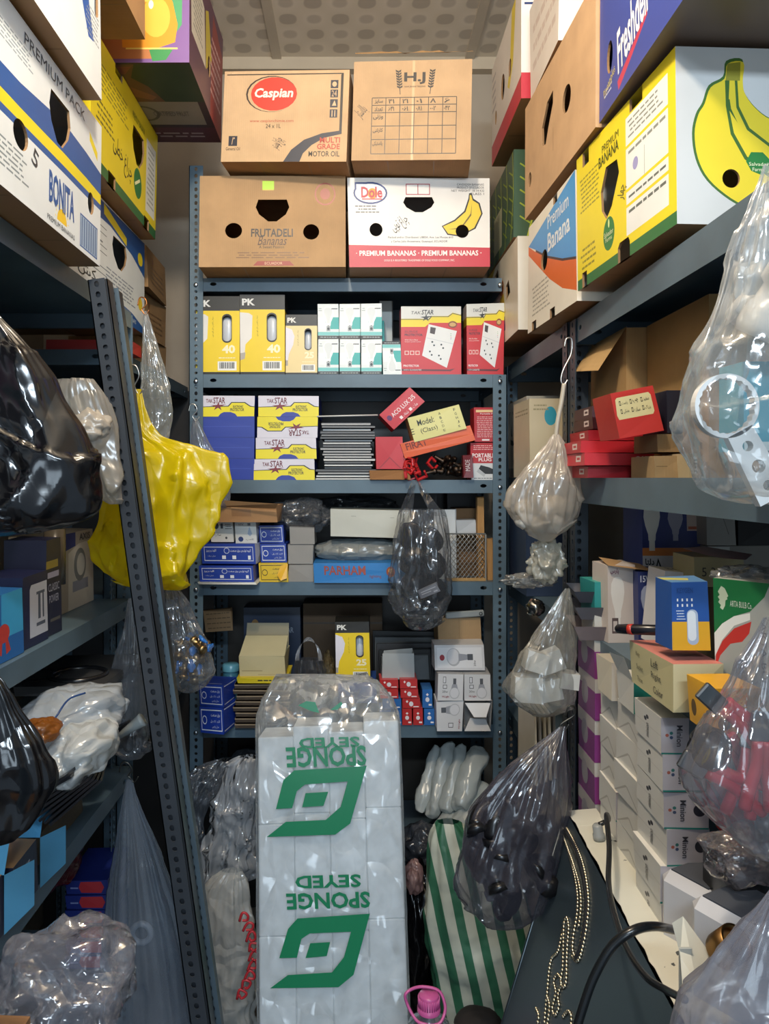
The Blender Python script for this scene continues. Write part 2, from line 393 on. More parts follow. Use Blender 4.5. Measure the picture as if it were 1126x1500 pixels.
struct('wall_left', MB().box((-1.1, -.4, 0), (-1.05, 2.6, 2.9), '#8c8478'))
struct('wall_right', MB().box((1.0, -.4, 0), (1.05, 2.6, 2.9), '#8c8478'))
struct('trim_1', MB().box((-.275, -.4, 2.892), (-.245, 2.58, 2.9), '#cfc4b2'))
struct('trim_2', MB().box((.365, -.4, 2.892), (.395, 2.58, 2.9), '#cfc4b2'))
struct('trim_3', MB().box((-1.05, 2.565, 2.86), (1.0, 2.6, 2.9), '#c2b49e'))

# ---------------------------------------------------------------- racks
def flange(mb, O, U, V, col, pitch=.0185, hw=.0042, hh=.0052, off=.5, th=.002):
    """perforated strip: U across, V along"""
    w, h = Vector(U).length, Vector(V).length; art = []; n = int(h / pitch)
    for i in range(n):
        k = (i + .5) / n; r = hh if i % 4 else hh * .7
        art.append(('hole', [(off + hw / w * a, k + r / h * b) for a, b in ((1, .4), (.5, 1), (-.5, 1), (-1, .4), (-1, -.4), (-.5, -1), (.5, -1), (1, -.4))]))
    c = mat(col, 'm')
    face(mb, O, U, V, art, c, col, th)
    Nn = Vector(U).cross(Vector(V)).normalized(); O = Vector(O); U = Vector(U); V = Vector(V); b = O - Nn * th
    mb.add([O, O + V, b + V, b, O + U, O + U + V, b + U + V, b + U], [[0, 1, 2, 3], [4, 7, 6, 5]], c)
def post_mb(x, y, z0, z1, sx, sy, col=STEEL, w=.038, mb=None):
    """slotted L angle with its corner at x,y; sx, sy = directions of the two flanges"""
    mb = mb or MB()
    U = (w, 0, 0) if sy > 0 else (-w, 0, 0); ox = x if sx > 0 else x - w
    if sy > 0: flange(mb, (ox, y, z0), (w, 0, 0), (0, 0, z1 - z0), col)
    else: flange(mb, (ox + w, y, z0), (-w, 0, 0), (0, 0, z1 - z0), col)
    y0, y1 = (y, y + w) if sy > 0 else (y - w, y)
    if sx > 0: flange(mb, (x, y1, z0), (0, y0 - y1, 0), (0, 0, z1 - z0), col)
    else: flange(mb, (x, y0, z0), (0, y1 - y0, 0), (0, 0, z1 - z0), col)
    return mb
def shelf_mb(x0, x1, y0, y1, z, lip=.036, col=STEEL):
    mb = MB(); c = mat(col, 'm'); t = .0015
    mb.add([(x0, y0, z), (x1, y0, z), (x1, y1, z), (x0, y1, z)], [[0, 1, 2, 3]], c)
    mb.add([(x0, y0, z - t), (x1, y0, z - t), (x1, y1, z - t), (x0, y1, z - t)], [[3, 2, 1, 0]], c)
    w = x1 - x0; d = y1 - y0
    def lipf(O, U):
        n = Vector(U).length; art = [('hole', E(u, .55, .009 / n, .005 / lip, 12)) for u in (.05 / n, 1 - .05 / n)]
        face(mb, O, U, (0, 0, lip), art, c, col, .002)
    lipf((x0, y0, z - lip), (w, 0, 0)); lipf((x1, y1, z - lip), (-w, 0, 0)); lipf((x0, y1, z - lip), (0, -d, 0)); lipf((x1, y0, z - lip), (0, d, 0))
    for a, b in (((x0, y0), (x1, y0 + .012)), ((x0, y1 - .012), (x1, y1))): mb.add([(a[0], a[1], z - lip), (b[0], a[1], z - lip), (b[0], b[1], z - lip), (a[0], b[1], z - lip)], [[3, 2, 1, 0]], c)
    return mb
def rack(name, label, x0, x1, y0, y1, levels, posts, ztop, col=STEEL, lip=.036, back=False, zright=None):
    r = empty(name, ((x0 + x1) / 2, (y0 + y1) / 2, 0)); tag(r, label, 'shelving rack')
    o = -r.location
    def put(mb, n):
        mb.v = [p + o for p in mb.v]; return mb.build(n, r)
    for z in levels: put(shelf_mb(x0, x1, y0, y1, z, lip, col), 'shelf')
    for x, y, sx, sy, c in posts: put(post_mb(x, y, 0.0, zright if zright and x > 0 else ztop, sx, sy, c), 'post')
    for z in levels:
        for x, y, sx, sy, c in posts:
            if sy > 0: put(MB().lathe([(0, 0), (.006, 0), (.006, .004), (.003, .0055), (0, .0055)], mat('#b8bcc0', 'c'), 8, Matrix.Translation((x + sx * .019, y - .0005, z - .02)) @ Matrix.Rotation(pi / 2, 4, 'X')), 'bolt')
    if back: put(MB().box((x0, y1 + .014, .1), (x1, y1 + .018, 2.04), '#3a3632'), 'shade_backing')  # added dark sheet, its colour stands in for the deep shade behind the shelves
    return r
ZB = [H + v for v in (.545, .2825, -.0056, -.284, -.673, -1.045)]
rack('steel_shelving_rack', 'blue-grey slotted-angle steel rack across the far end of the aisle', -.437, .400, 2.105, 2.50, ZB,
     [(-.452, 2.10, 1, 1, STEEL), (.413, 2.10, -1, 1, STEEL), (-.452, 2.51, 1, -1, STEEL), (.413, 2.51, -1, -1, STEEL)], 2.35, back=True, zright=H + .281)
ZL = [H + v for v in (.372, .10, -.272, -.65, -1.02)]
rack('steel_shelving_rack', 'blue-grey steel rack along the left side, its near bay piled with banana cartons', -.93, -.505, .35, 1.74, ZL,
     [(-.545, 1.76, 1, -1, STEEL), (-.545, .33, 1, 1, '#48586a'), (-.94, 1.76, 1, -1, STEEL)], H + .371)
rack('steel_shelving_rack', 'far bay of the left steel rack beside the back corner', -.98, -.555, 1.80, 2.56, [H + .30, H - .272, H - .65],
     [(-.585, 1.79, 1, 1, STEEL), (-.98, 2.57, 1, -1, STEEL)], H + .30)
ZR = [H + v for v in (.325, 0, -.30, -.68, -1.05)]
rack('steel_shelving_rack', 'dark steel rack along the right side, near bay with the yellow banana carton on top', .452, .90, .35, 1.60, ZR,
     [(.448, 1.61, 1, -1, '#343c44'), (.448, .34, 1, 1, '#343c44'), (.91, 1.61, -1, -1, '#343c44')], H + .324, lip=.05)
rack('steel_shelving_rack', 'far bay of the right steel rack behind the hanging white bag', .452, .90, 1.64, 2.30, [H + .33, H - .0, H - .30, H - .68],
     [(.448, 1.63, 1, 1, '#343c44'), (.448, 2.31, 1, -1, STEEL)], H + .329, lip=.045)
# loose slotted angles leaning beside the left rack
def lean_bar(pa, pb, Y, w, label, col, dy=0):
    a, b = P(*pa, Y), P(*pb, Y + dy); d = b - a; L = d.length; mb = MB()
    X = Matrix.Translation(b) @ (-d).to_track_quat('Z', 'X').to_matrix().to_4x4()
    q = (-d).normalized(); xa = (Vector((1, 0, 0)) - q * q.x).normalized(); ya = q.cross(xa)
    X = Matrix((( xa.x, ya.x, q.x, b.x), (xa.y, ya.y, q.y, b.y), (xa.z, ya.z, q.z, b.z), (0, 0, 0, 1)))
    post_mb(0, 0, 0, L, 1, 1, col, w, mb); mb.v = [X @ p for p in mb.v]
    return tag(mb.build('slotted_angle', origin=b), label, 'metal angle bar')
lean_bar((128, 410), (287, 1560), 1.36, .030, 'dark slotted angle bar leaning in front of the left rack, frontmost of the leaning pair', '#31363d')
def lean_strip(pa, pb, Y, w, label, col, dy=0):
    a, b = P(*pa, Y), P(*pb, Y + dy); q = (a - b).normalized(); L = (a - b).length; xa = (Vector((1, 0, 0)) - q * q.x).normalized(); ya = q.cross(xa)
    X = Matrix(((xa.x, ya.x, q.x, b.x), (xa.y, ya.y, q.y, b.y), (xa.z, ya.z, q.z, b.z), (0, 0, 0, 1))); m = MB(); m.box((0, 0, 0), (w, .002, L), mat(col, 'm'), X); m.box((0, 0, 0), (.002, .03, L), mat(col, 'm'), X); m.box((w - .002, 0, 0), (w, .03, L), mat(col, 'm'), X)
    return tag(m.build('steel_channel', origin=b), label, 'metal channel')
lean_strip((128.5, 412), (288, 1560), 1.368, .035, 'dark steel channel nested behind the leaning slotted bar', '#262a30')
lean_bar((154, 424), (313, 1560), 1.41, .024, 'blue-grey slotted angle bar leaning close behind the dark one', '#465662')
lean_strip((156, 426), (314, 1560), 1.414, .020, 'narrow dark steel strip behind the blue-grey leaning bar', '#22262c')
tag(MB().box((-1.04, 2.575, 0), (-.46, 2.59, 1.79), '#2c2a2a').build('shade_sheet', origin=(-.75, 2.58, 0)), 'added dark sheet standing in for the shade at the back wall, left corner', 'sheet')  # added to darken the corner gap, shade put into its colour
# ---------------------------------------------------------------- fruit and oil cartons on top of the racks
KR = '#b8946c'
INK = '#2b2622'
HOLES3 = [('hole', HAND(.5, .62, .11, .13)), ('hole', E(.24, .42, .055, .085)), ('hole', E(.76, .42, .055, .085))]
VENT = ('hole', E(.5, .5, .05, .08))
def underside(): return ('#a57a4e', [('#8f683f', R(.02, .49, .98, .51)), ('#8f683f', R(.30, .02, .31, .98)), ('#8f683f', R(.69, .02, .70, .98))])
def wheat(cu, v0, v1, s):
    out = [(INK, [(cu - .003, v0), (cu + .003, v0), (cu + s * .022 + .003, v1), (cu + s * .022 - .003, v1)])]
    for i in range(7):
        t = .25 + i * .11; u = cu + s * .022 * t; v = v0 + (v1 - v0) * t
        for q in (-1, 1): out.append((INK, [(u, v), (u + q * .022, v + .012), (u + q * .024, v + .032), (u + q * .004, v + .02)]))
    return out
fb('cardboard_carton', 'plain brown banana carton with three hand holes and a small yellow-green sticker', 'cardboard box', 292, 258, 505, 392, 2.0, .48, H + .547, base=KR, seed=1,
   F=HOLES3[:0] + [('#c9b24a', R(.43, .84, .51, .94)), ('#b4df2e', R(.43, .85, .51, .945)), ('hole', HAND(.5, .62, .115, .12)), ('hole', E(.235, .40, .058, .085)), ('hole', E(.765, .385, .055, .085)),
      ('#a8503a', E(.86, .80, .072, .125)), (mat(KR, 'k'), E(.86, .80, .062, .108)), ('#a8503a', E(.86, .80, .035, .062)),
      ('#9c3b2c', [(.37, .015), (.65, .015), (.62, .065), (.40, .065)]),
      T('FRUTADELI', .355, .33, .64, .42, INK, bold=.02), T('Bananas', .40, .24, .60, .34, '#4a3226', shear=.35), T('A Sweet Passion', .41, .205, .58, .235, INK), T('ECUADOR', .45, .025, .57, .055, '#e8c8a0')] + LINES(.25, .09, .75, .17, 3, '#7a5638'),
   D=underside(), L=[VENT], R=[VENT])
bx = .0
fb('cardboard_carton', 'white banana carton with a red band, yellow banana bunch and oval logo on the end', 'cardboard box', 510, 262, 717, 388, 2.0, .48, H + .547, base='#e6e2dc', kind='p', seed=2,
   F=[('#c2303f', [(0, .0), (1, .0), (1, .215), (0, .25)]),
      ('#26407e', E(.16, .83, .12, .125)), ('#26407e', R(.05, .83, .16, .95)), ('#f4f4f2', E(.16, .83, .108, .105)), ('#f4f4f2', R(.062, .83, .16, .93)),
      ('#d8a020', E(.175, .825, .035, .06)), ('#c2303f', R(.10, .755, .24, .77)),
      ('#b0404a', R(.41, .81, .58, .935)), ('#eeeae4', R(.416, .82, .492, .925)), ('#eeeae4', R(.498, .82, .574, .925)),
      ('#1c1a18', [(.66, .46), (.70, .36), (.79, .34), (.90, .43), (.95, .60), (.93, .72), (.885, .77), (.875, .83), (.855, .83), (.85, .77), (.82, .63), (.75, .53)]),
      ('#e8c830', [(.67, .455), (.705, .375), (.79, .355), (.89, .44), (.94, .60), (.92, .71), (.88, .75), (.87, .81), (.86, .81), (.858, .76), (.83, .62), (.755, .515)]),
      ('#6a5a1c', [(.70, .42), (.80, .43), (.87, .58), (.875, .72), (.865, .60), (.795, .445)]),
      ('hole', HAND(.5, .70, .11, .085)), ('hole', E(.195, .42, .046, .075)), ('hole', E(.805, .40, .046, .075)),
      T('Dole', .095, .775, .245, .90, '#c2303f', bold=.03),
      T('· PREMIUM BANANAS · PREMIUM BANANAS ·', .05, .125, .94, .185, '#f4ece6', bold=.02), T('DOLE IS A REGISTERED TRADEMARK OF DOLE FOOD COMPANY, INC.', .25, .06, .75, .085, '#f4ece6'),
      T('CAVENDISH BANANAS', .77, .915, .96, .94, '#2a2a2a'), T('PRODUCT OF ECUADOR', .77, .88, .96, .905, '#2a2a2a'), T('NET WEIGHT 18.14 KG', .73, .845, .96, .87, '#2a2a2a'), T('CLASS 1', .86, .81, .96, .835, '#2a2a2a'),
      T('Packed and/or Distributed: UBESA, Ave. Las Monjas #10', .28, .315, .74, .345, '#2a2a2a'), T('y Carlos Julio Arosemena, Guayaquil, ECUADOR', .30, .27, .70, .30, '#2a2a2a'),
      T(fa('چراغ توپی'), .30, .40, .43, .56, '#202024', rot=35)] + LINES(.05, .60, .22, .70, 3, '#55555a'),
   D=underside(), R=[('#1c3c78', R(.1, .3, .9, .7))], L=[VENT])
fb('cardboard_carton', 'light brown motor oil carton with a red oval logo and dark curved stripe', 'cardboard box', 322, 104, 506, 234, 1.92, .36, H + .787, base='#cdab84', rz=-6, ry=2.4, seed=3,
   F=[(INK, R(.02, .955, .955, .967)), (INK, [(.935, .30), (.955, .30), (.955, .967), (.935, .95)]),
      ('#2c2f3c', [(.50, 0), (.56, .13), (.66, .24), (.80, .31), (.95, .34), (.95, .30), (.82, .26), (.72, .18), (.655, .09), (.63, 0)]),
      ('#3a2c26', E(.385, .745, .205, .20)), (mat('#cdab84', 'k'), E(.392, .742, .198, .193)), ('#cf3a2a', E(.405, .745, .185, .185)),
      ('#2c2f3c', R(.055, .175, .125, .285)), ('#2c2f3c', R(.855, .80, .915, .89)), ('#2c2f3c', R(.855, .70, .915, .785)), ('#2c2f3c', R(.855, .59, .915, .68)), ('#2c2f3c', R(.855, .48, .915, .57)),
      ('#cdab84', E(.885, .845, .018, .028)), ('#cdab84', [(.87, .61), (.89, .67), (.905, .61)]), ('#cdab84', R(.87, .49, .877, .56)), ('#cdab84', R(.892, .49, .899, .56)),
      T('Caspian', .25, .675, .56, .81, '#f2e6d6', bold=.03, shear=.15), T('www.caspianchimie.com', .22, .425, .57, .465, '#b8503a'), T('24 x 1L', .35, .37, .47, .415, INK),
      T('MULTI', .785, .205, .945, .265, '#b03a2c', bold=.02), T('GRADE', .765, .135, .945, .195, '#b03a2c', bold=.02), T('MOTOR OIL', .70, .055, .945, .115, INK, bold=.01),
      T('24', .865, .71, .905, .775, '#cdab84'), T(fa('چراغ لوستر'), .41, .12, .50, .28, '#40383a', rot=62), T('r', .08, .19, .105, .27, '#cdab84', shear=.3), T('General Oil', .035, .125, .15, .16, INK)],
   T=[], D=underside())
fa_tab = []
for j, row in enumerate([('سایز', '۱۴', '۱۲', '۱۰', '۸', '۶'), ('تعداد', '۱۴۶', '۱۶۰', '۱۸۰', '۲۰۰', '۲۴۰')]):
    for i, w in enumerate(row):
        u = .185 + i * .117; v = .595 - j * .075; fa_tab.append(T(fa(w), u, v - .025, u + (.07 if i == 0 else .05), v + .02, INK, bold=.02))
for j, w in enumerate(('وزنی', 'کارتنی', 'پلاستیکی')): fa_tab.append(T(fa(w), .175, .41 - j * .135, .26, .46 - j * .135, INK, bold=.02))
CT = [(INK, R(.163, v - .004, .875, v + .004)) for v in (.065, .21, .345, .48, .555, .63)] + [(INK, R(u - .003, .065, u + .003, .63)) for u in (.163, .28, .40, .52, .64, .76, .875)]
o = fb('cardboard_carton', 'brown carton printed with wheat ears over a ruled table, taped top with torn flaps', 'cardboard box', 515, 88, 688, 247, 1.9, .30, H + .782, base='#c2a07a', rz=-5, ry=1.5, seed=4,
   F=[('#cfae84', R(.50, 0, .52, 1))] + CT + wheat(.40, .66, .90, -1) + wheat(.65, .66, .90, 1) + [T('H.J', .43, .76, .61, .88, INK, bold=.03), T('HAMI JAHANI TRADING', .435, .725, .61, .745, INK), T(fa('بالاستار'), .03, .42, .12, .56, '#403830', rot=50)] + fa_tab,
   D=underside())
rr = random.Random(5)
for y0, s in ((.0, 1), (.30, -1)):
    n = 14; V = []
    for i in range(n + 1): V += [(-.145 + .29 * i / n, y0, .265), (-.145 + .29 * i / n, y0 + s * .012, .265 + .004 + .008 * rr.random())]
    MB().add(V, [[2 * i, 2 * i + 2, 2 * i + 3, 2 * i + 1] for i in range(n)], mat('#b08a5c', 'k')).build('torn_flap', o)

# ---- left side, facing the aisle: rz = 90, front plane at x
def left(name, label, X, Y0, Y1, z0, h, depth=.36, rz=90, **kw): return carton(name, label, 'cardboard box', Y1 - Y0, depth, h, (X, (Y0 + Y1) / 2, H + z0), rz=rz, **kw)
def right(name, label, X, Y0, Y1, z0, h, depth=.36, rz=-90, **kw): return carton(name, label, 'cardboard box', Y1 - Y0, depth, h, (X, (Y0 + Y1) / 2, H + z0), rz=rz, **kw)
BLU = '#1f559c'; WH = '#dfe6ea'; YL = '#e8d424'
sunray = [('#f0c828', E(.645, .075, .04, .085, 12, 0, 180))] + [('#f6e070', [(.645 + .045 * cos(radians(a)), .075 + .09 * sin(radians(a))), (.645 + .055 * cos(radians(a - 4)), .075 + .115 * sin(radians(a - 4))), (.645 + .055 * cos(radians(a + 4)), .075 + .115 * sin(radians(a + 4)))]) for a in range(10, 180, 20)]
left('cardboard_carton', 'white banana carton with a blue and yellow wave stripe and a rising-sun logo', -.45, .867, 1.367, .374, .248, base=WH, kind='p', seed=6,
     F=[(BLU, [(0, .62), (.34, .64), (.65, .71), (.85, .69), (1, .66), (1, .51), (.85, .52), (.65, .52), (.34, .505), (0, .5)]),
        (YL, [(1, .51), (.85, .52), (.65, .52), (.34, .505), (0, .5), (0, .42), (.34, .43), (.65, .44), (.85, .44), (1, .44)]),
        (BLU, [(0, .42), (.34, .43), (.65, .44), (.85, .44), (1, .44), (1, .40), (.85, .395), (.65, .395), (.34, .385), (0, .375)]),
        (BLU, R(.80, .03, .97, .25)), ('#9ab4d0', R(.805, .04, .965, .24))] + sunray + [('#3a5a90', R(.815 + .022 * i, .045, .823 + .022 * i, .235)) for i in range(7)] +
       [('hole', HAND(.62, .68, .085, .14)), ('hole', E(.346, .36, .047, .08)), ('hole', E(.90, .38, .03, .075)), (YL, [(.88, .86), (.96, .78), (.96, .72), (.88, .80)]),
        T('PREMIUM PACK', .36, .88, .83, .945, '#3a4654'), T('BONITA', .54, .14, .745, .335, BLU, bold=.03), T('PREMIUM BANANAS', .53, .03, .75, .062, '#3a4654'), T('5', .42, .26, .46, .36, '#30343c', rot=-20)] + LINES(.10, .10, .40, .27, 6, '#7a8890') + LINES(.2, .76, .42, .87, 5, '#8a98a4'),
     R=(WH, [VENT]), D=underside())
left('cardboard_carton', 'white and blue carton with a yellow-ringed word mark, overhanging at the top left corner', -.424, .78, 1.286, .628, .26, base=WH, kind='p', seed=7,
     F=[('#2858a8', E(.80, .80, .15, .26)), (YL, E(.80, .80, .125, .22)), ('#e8e4d8', E(.80, .82, .10, .17)), ('#2858a8', [(.80, .52), (.88, .55), (.93, .30), (.88, .28)]), ('hole', SLOT(.955, .62, .022, .13)),
        T('NOLITO', .70, .74, .90, .86, '#2050a0', bold=.03)] + LINES(.86, .30, .98, .5, 7, '#9098a0'), D=underside(), R=(WH, []))
left('cardboard_carton', 'brown carton seen from below, wedged in the top left corner under the ceiling', -.427, 1.19, 1.57, .892, .22, base='#b48a5c', seed=8, D=underside(), F=[VENT])
left('cardboard_carton', 'white and blue banana carton with ruled panel, on the shelf below the yellow banana carton', -.552, 1.47, 2.02, .374, .238, .36, base=WH, kind='p', seed=9,
     F=[(BLU, [(0, .97), (1, 1), (1, .62), (.8, .74), (.5, .82), (.2, .80), (0, .78)]), (YL, R(.08, .83, .22, .97)), ('#30343c', [(.10, .93), (.12, .87), (.16, .85), (.20, .89), (.17, .87), (.13, .89)]), (YL, [(.42, .98), (.72, .86), (.72, .78), (.42, .88)]), (YL, E(.93, .78, .04, .07)),
        (BLU, [(.25, 0), (1, 0), (1, .06), (.8, .14), (.55, .17), (.25, .14)]), ('hole', HAND(.62, .62, .10, .14)), ('#f0d030', E(.93, .30, .035, .07))] +
       [('#50606c', R(.03, v, .45, v + .008)) for v in (.30, .36, .50, .56, .68, .74)] + LINES(.42, .20, .85, .42, 6, '#8490a0') + LINES(.05, .58, .40, .66, 2, '#606c78') +
       [T(fa('مکش'), .12, .16, .38, .28, '#22262c'), T('THE WORLD OF BANANAS', .36, .05, .86, .09, WH)], D=underside(), R=(WH, [VENT]))
left('cardboard_carton', 'bright yellow banana carton with green foot band standing on the white and blue one', -.515, 1.50, 2.0, .617, .268, .36, base=YL, kind='p', seed=10,
     F=[('#2c6a38', R(0, 0, 1, .085)), ('hole', R(.22, 0, .32, .10)), ('hole', R(.78, 0, .87, .10)), ('hole', R(.30, .93, .40, 1.0)), ('hole', HAND(.66, .60, .10, .15)), ('#e4e8e4', R(.80, .16, .97, .82)), ('#207838', E(.66, .30, .065, .13)), ('#f4f4c0', [(.62, .26), (.70, .34), (.69, .36), (.61, .28)]), ('#e8ecd8', E(.08, .17, .03, .05))] +
       LINES(.10, .62, .5, .84, 6, '#8c8430') + LINES(.06, .36, .30, .55, 4, '#6c6828') + LINES(.82, .22, .95, .78, 12, '#98a098') + [T('PREMIUM BANANA', .56, .80, .76, .86, '#4a5a20'), T(fa('چراغ خطی'), .28, .22, .56, .42, '#3c3c20', rot=-8)],
     D=underside(), R=(YL, []))
# purple fruit carton: face to the camera, printed underside
carton('cardboard_carton', 'purple fruit carton with orange fruit picture and white label strip on its underside', 'cardboard box', .36, .39, .27, (-.532, 1.65, H + .888), base='#6c4a86', kind='p', seed=11,
       F=('#7b5a94', [('#4c9a68', [(.90, .2), (.955, .30), (.96, 1), (.86, 1), (.88, .5)]), ('#b8784c', R(.3, .03, .78, .24)), ('#e0962c', [(.60, .12), (.80, .11), (.915, .16), (.93, .30), (.90, .48), (.84, .66), (.78, 1), (.55, 1)]), ('#f0b848', E(.80, .36, .085, .16)), ('#f4c860', E(.74, .66, .07, .18)), ('#3c8a50', [(.76, .10), (.84, .12), (.90, .10), (.86, .02), (.78, .01)]), ('#f4ecd8', E(.77, .46, .015, .035)), ('#f0e8d8', [(.84, .78), (.90, .72), (.93, .86), (.88, .95)]), ('#e8d070', R(.62, .105, .93, .118))]),
       R=('#5c3850', [('#d8d4c4', [(.06, .30), (.45, .30), (.40, .78), (.02, .92)]), ('#c8b838', [(.46, .30), (.64, .5), (.52, .86), (.44, .80)]), ('#8c3434', [(.6, .0), (1, .0), (1, .8), (.66, .95)]), ('hole', E(.56, .40, .045, .09)), ('hole', E(.36, .92, .05, .05)), T('MINION', .52, .68, .92, .86, '#e8e0e0', rot=-12)][:-1] + LINES(.1, .38, .36, .76, 8, '#8a8a80') + LINES(.6, .2, .95, .75, 7, '#c8a0a0')),
       D=('#3c2c38', [('#6c4a34', R(.02, .56, .98, .98)), ('#28402c', [(.66, .98), (1, .98), (1, .56), (.74, .56), (.68, .74), (.60, .84)]), ('#8c5c3c', [(.30, .60), (.52, .64), (.66, .58), (.70, .62), (.56, .74), (.34, .72)]), ('#8c4c3c', [(.40, .84), (.58, .88), (.64, .96), (.44, .95)]), ('#8f8a86', R(.05, .26, .95, .56)), ('#5c5a58', E(.55, .41, .11, .10)), ('#8f8a86', E(.55, .41, .09, .08)), ('#5a2c40', R(0, 0, 1, .22)), T('CERTIFIED FRUIT', .62, .38, .86, .44, '#5c5a58')] + LINES(.2, .07, .9, .16, 2, '#b8a8b0')))
for i, (z, h, y, x, lb) in enumerate(((.303, .10, 2.28, -.60, 'small kraft carton lowest in the stack beside the back rack post'), (.404, .12, 2.26, -.59, 'small kraft carton in the middle of the stack beside the back rack post'), (.526, .115, 2.24, -.575, 'small kraft carton topmost in the stack beside the back rack post'))):
    carton('kraft_box', lb, 'cardboard box', .24, .2, h, (x, y, H + z), rz=84 + 4 * i, base='#a8845a', seed=20 + i, group='small kraft cartons in the back left corner', F=[('#8a5a34', E(.3, .75, .04, .08))] + LINES(.2, .15, .85, .65, 4, '#7c5c3c'), L=LINES(.2, .15, .85, .65, 4, '#7c5c3c'), R=LINES(.2, .15, .85, .65, 4, '#7c5c3c'))
carton('red_carton', 'small red box end showing under the white and blue carton', 'cardboard box', .10, .2, .028, (-.54, 1.90, H + .303), rz=90, base='#c03030', kind='p')

# ---- right side
LBL = '#e8ebea'
def bq(pts): return [((x - 980) / 538, (327 - y) / 264) for x, y in pts]      # outline points of the printed bunch
def shrink(pts, k, cx, cy): return [(cx + (x - cx) * k, cy + (y - cy) * k) for x, y in pts]
bo = catmull([(x, y, 0) for x, y in [(1057, 83), (1082, 80), (1081, 108), (1084, 128), (1100, 150), (1126, 168), (1180, 185), (1235, 195), (1245, 250), (1225, 300), (1180, 318), (1126, 317), (1098, 308), (1060, 290), (1026, 262), (1009, 230), (1004, 192), (1010, 163), (1020, 146), (1030, 120), (1052, 106)]], 4, True)
BUNCH = [('#3c6428', bq([(p.x, p.y) for p in bo])), ('#dfc930', bq(shrink([(p.x, p.y) for p in bo], .965, 1120, 205))), ('#8f8a2c', bq([(1059, 87), (1079, 84), (1078, 112), (1056, 112)])),
         ('#3c6428', bq([(1055, 112), (1062, 112), (1060, 150), (1068, 190), (1088, 225), (1126, 252), (1225, 275), (1225, 279), (1124, 257), (1084, 229), (1063, 192), (1056, 150)])),
         ('#3c6428', bq([(1070, 112), (1074, 112), (1076, 150), (1092, 182), (1130, 210), (1230, 232), (1230, 235), (1128, 214), (1088, 185), (1072, 152)])), ('#3c6428', bq([(1074, 175), (1060, 155), (1058, 140), (1062, 140), (1064, 154)])),
         ('#207838', bq([(1094, 218), (1112, 218), (1122, 228), (1124, 244), (1110, 252), (1094, 246), (1086, 232)])), ('hole', bq([(1063 + 13.5 * cos(t * pi / 10), 258 + 14 * sin(t * pi / 10)) for t in range(20)])), T('Salvador', .205, .335, .262, .355, '#e8f0c8'), T('Farms', .215, .305, .25, .325, '#e8f0c8')]
right('cardboard_carton', 'yellow banana carton with a huge banana bunch on its white end, on the right rack', .4245, 1.05, 1.43, .346, .245, .50, rz=-86.2, base=YL, kind='p', seed=12,
      F=[('#2c6e3c', R(0, 0, 1, .075)), ('hole', R(.06, 0, .12, .11)), ('hole', [(.48, 0), (.60, 0), (.60, .10), (.585, .13), (.50, .13), (.48, .10)]), ('hole', R(.08, .89, .16, 1)), ('hole', R(.61, .91, .73, 1)),
         ('hole', [(.30, .58), (.36, .72), (.48, .70), (.50, .60), (.42, .42), (.36, .36), (.31, .44)]), ('#207838', E(.385, .25, .062, .115)), ('#d8e8a0', E(.385, .32, .008, .03))] +
        [(LBL, R(.57, a, .94, b)) for a, b in ((.72, .90), (.44, .70), (.34, .42), (.14, .32))] + LINES(.59, .75, .9, .88, 4, '#848c88') + LINES(.59, .64, .92, .69, 1, '#848c88') + LINES(.59, .36, .92, .40, 1, '#606864') + LINES(.59, .26, .92, .31, 1, '#606864') + [('#a0a8a4', R(.74, .44, .744, .62)), ('#9c9ccc', E(.66, .56, .025, .04))] +
        LINES(.04, .55, .28, .82, 8, '#8c8628', 4) + LINES(.04, .12, .24, .3, 4, '#8c8628', 5) +
        [T('PREMIUM', .32, .84, .50, .89, '#3a4a18'), T('BANANA', .28, .755, .50, .83, '#3a4a18', bold=.015), T('Salvador', .335, .235, .435, .27, '#e8f0c8'), T('Farms', .35, .20, .42, .23, '#e8f0c8'), T(fa('چهار'), .50, .38, .56, .52, '#3c3c30', rot=70)],
      L=(WH, []), R=('#c2c4c4', BUNCH),
      D=underside())
right('cardboard_carton', 'royal blue tropical fruit carton overhanging above the banana bunch carton', .41, .82, 1.298, .597, .26, .50, base='#3c4c9c', kind='p', seed=13,
      F=[('hole', E(.11, .32, .030, .10)), ('hole', R(.24, .93, .30, 1)), ('#9ab0d8', E(.28, .66, .035, .06)), ('#c8d4a8', [(.24, .72), (.33, .70), (.36, .88), (.30, .96), (.27, .86)]), ('#8ac0b0', E(.25, .73, .035, .05)), ('#c05ca0', [(.27, .50), (.34, .58), (.36, .68), (.28, .62)]),
         ('#c03c58', [(.19, .09), (.33, .17), (.45, .25), (.45, .21), (.33, .12), (.20, .03)]), ('#c8d0e8', E(.64, .82, .12, .17)), ('#3c4c9c', E(.64, .82, .105, .15)),
         T('Freshdeli', .18, .17, .46, .44, '#f0f2f8', rot=12, bold=.02, shear=.3), T('Pineapples', .05, .12, .17, .20, '#c8bc70', rot=20), T('SPECIALLY SELECTED', .56, .80, .72, .85, '#c8d0e8', rot=18)] + LINES(.05, .10, .14, .16, 2, '#c8d0e8'),
      R=('#3c4c9c', [VENT]), D=('#6c5a52', []))
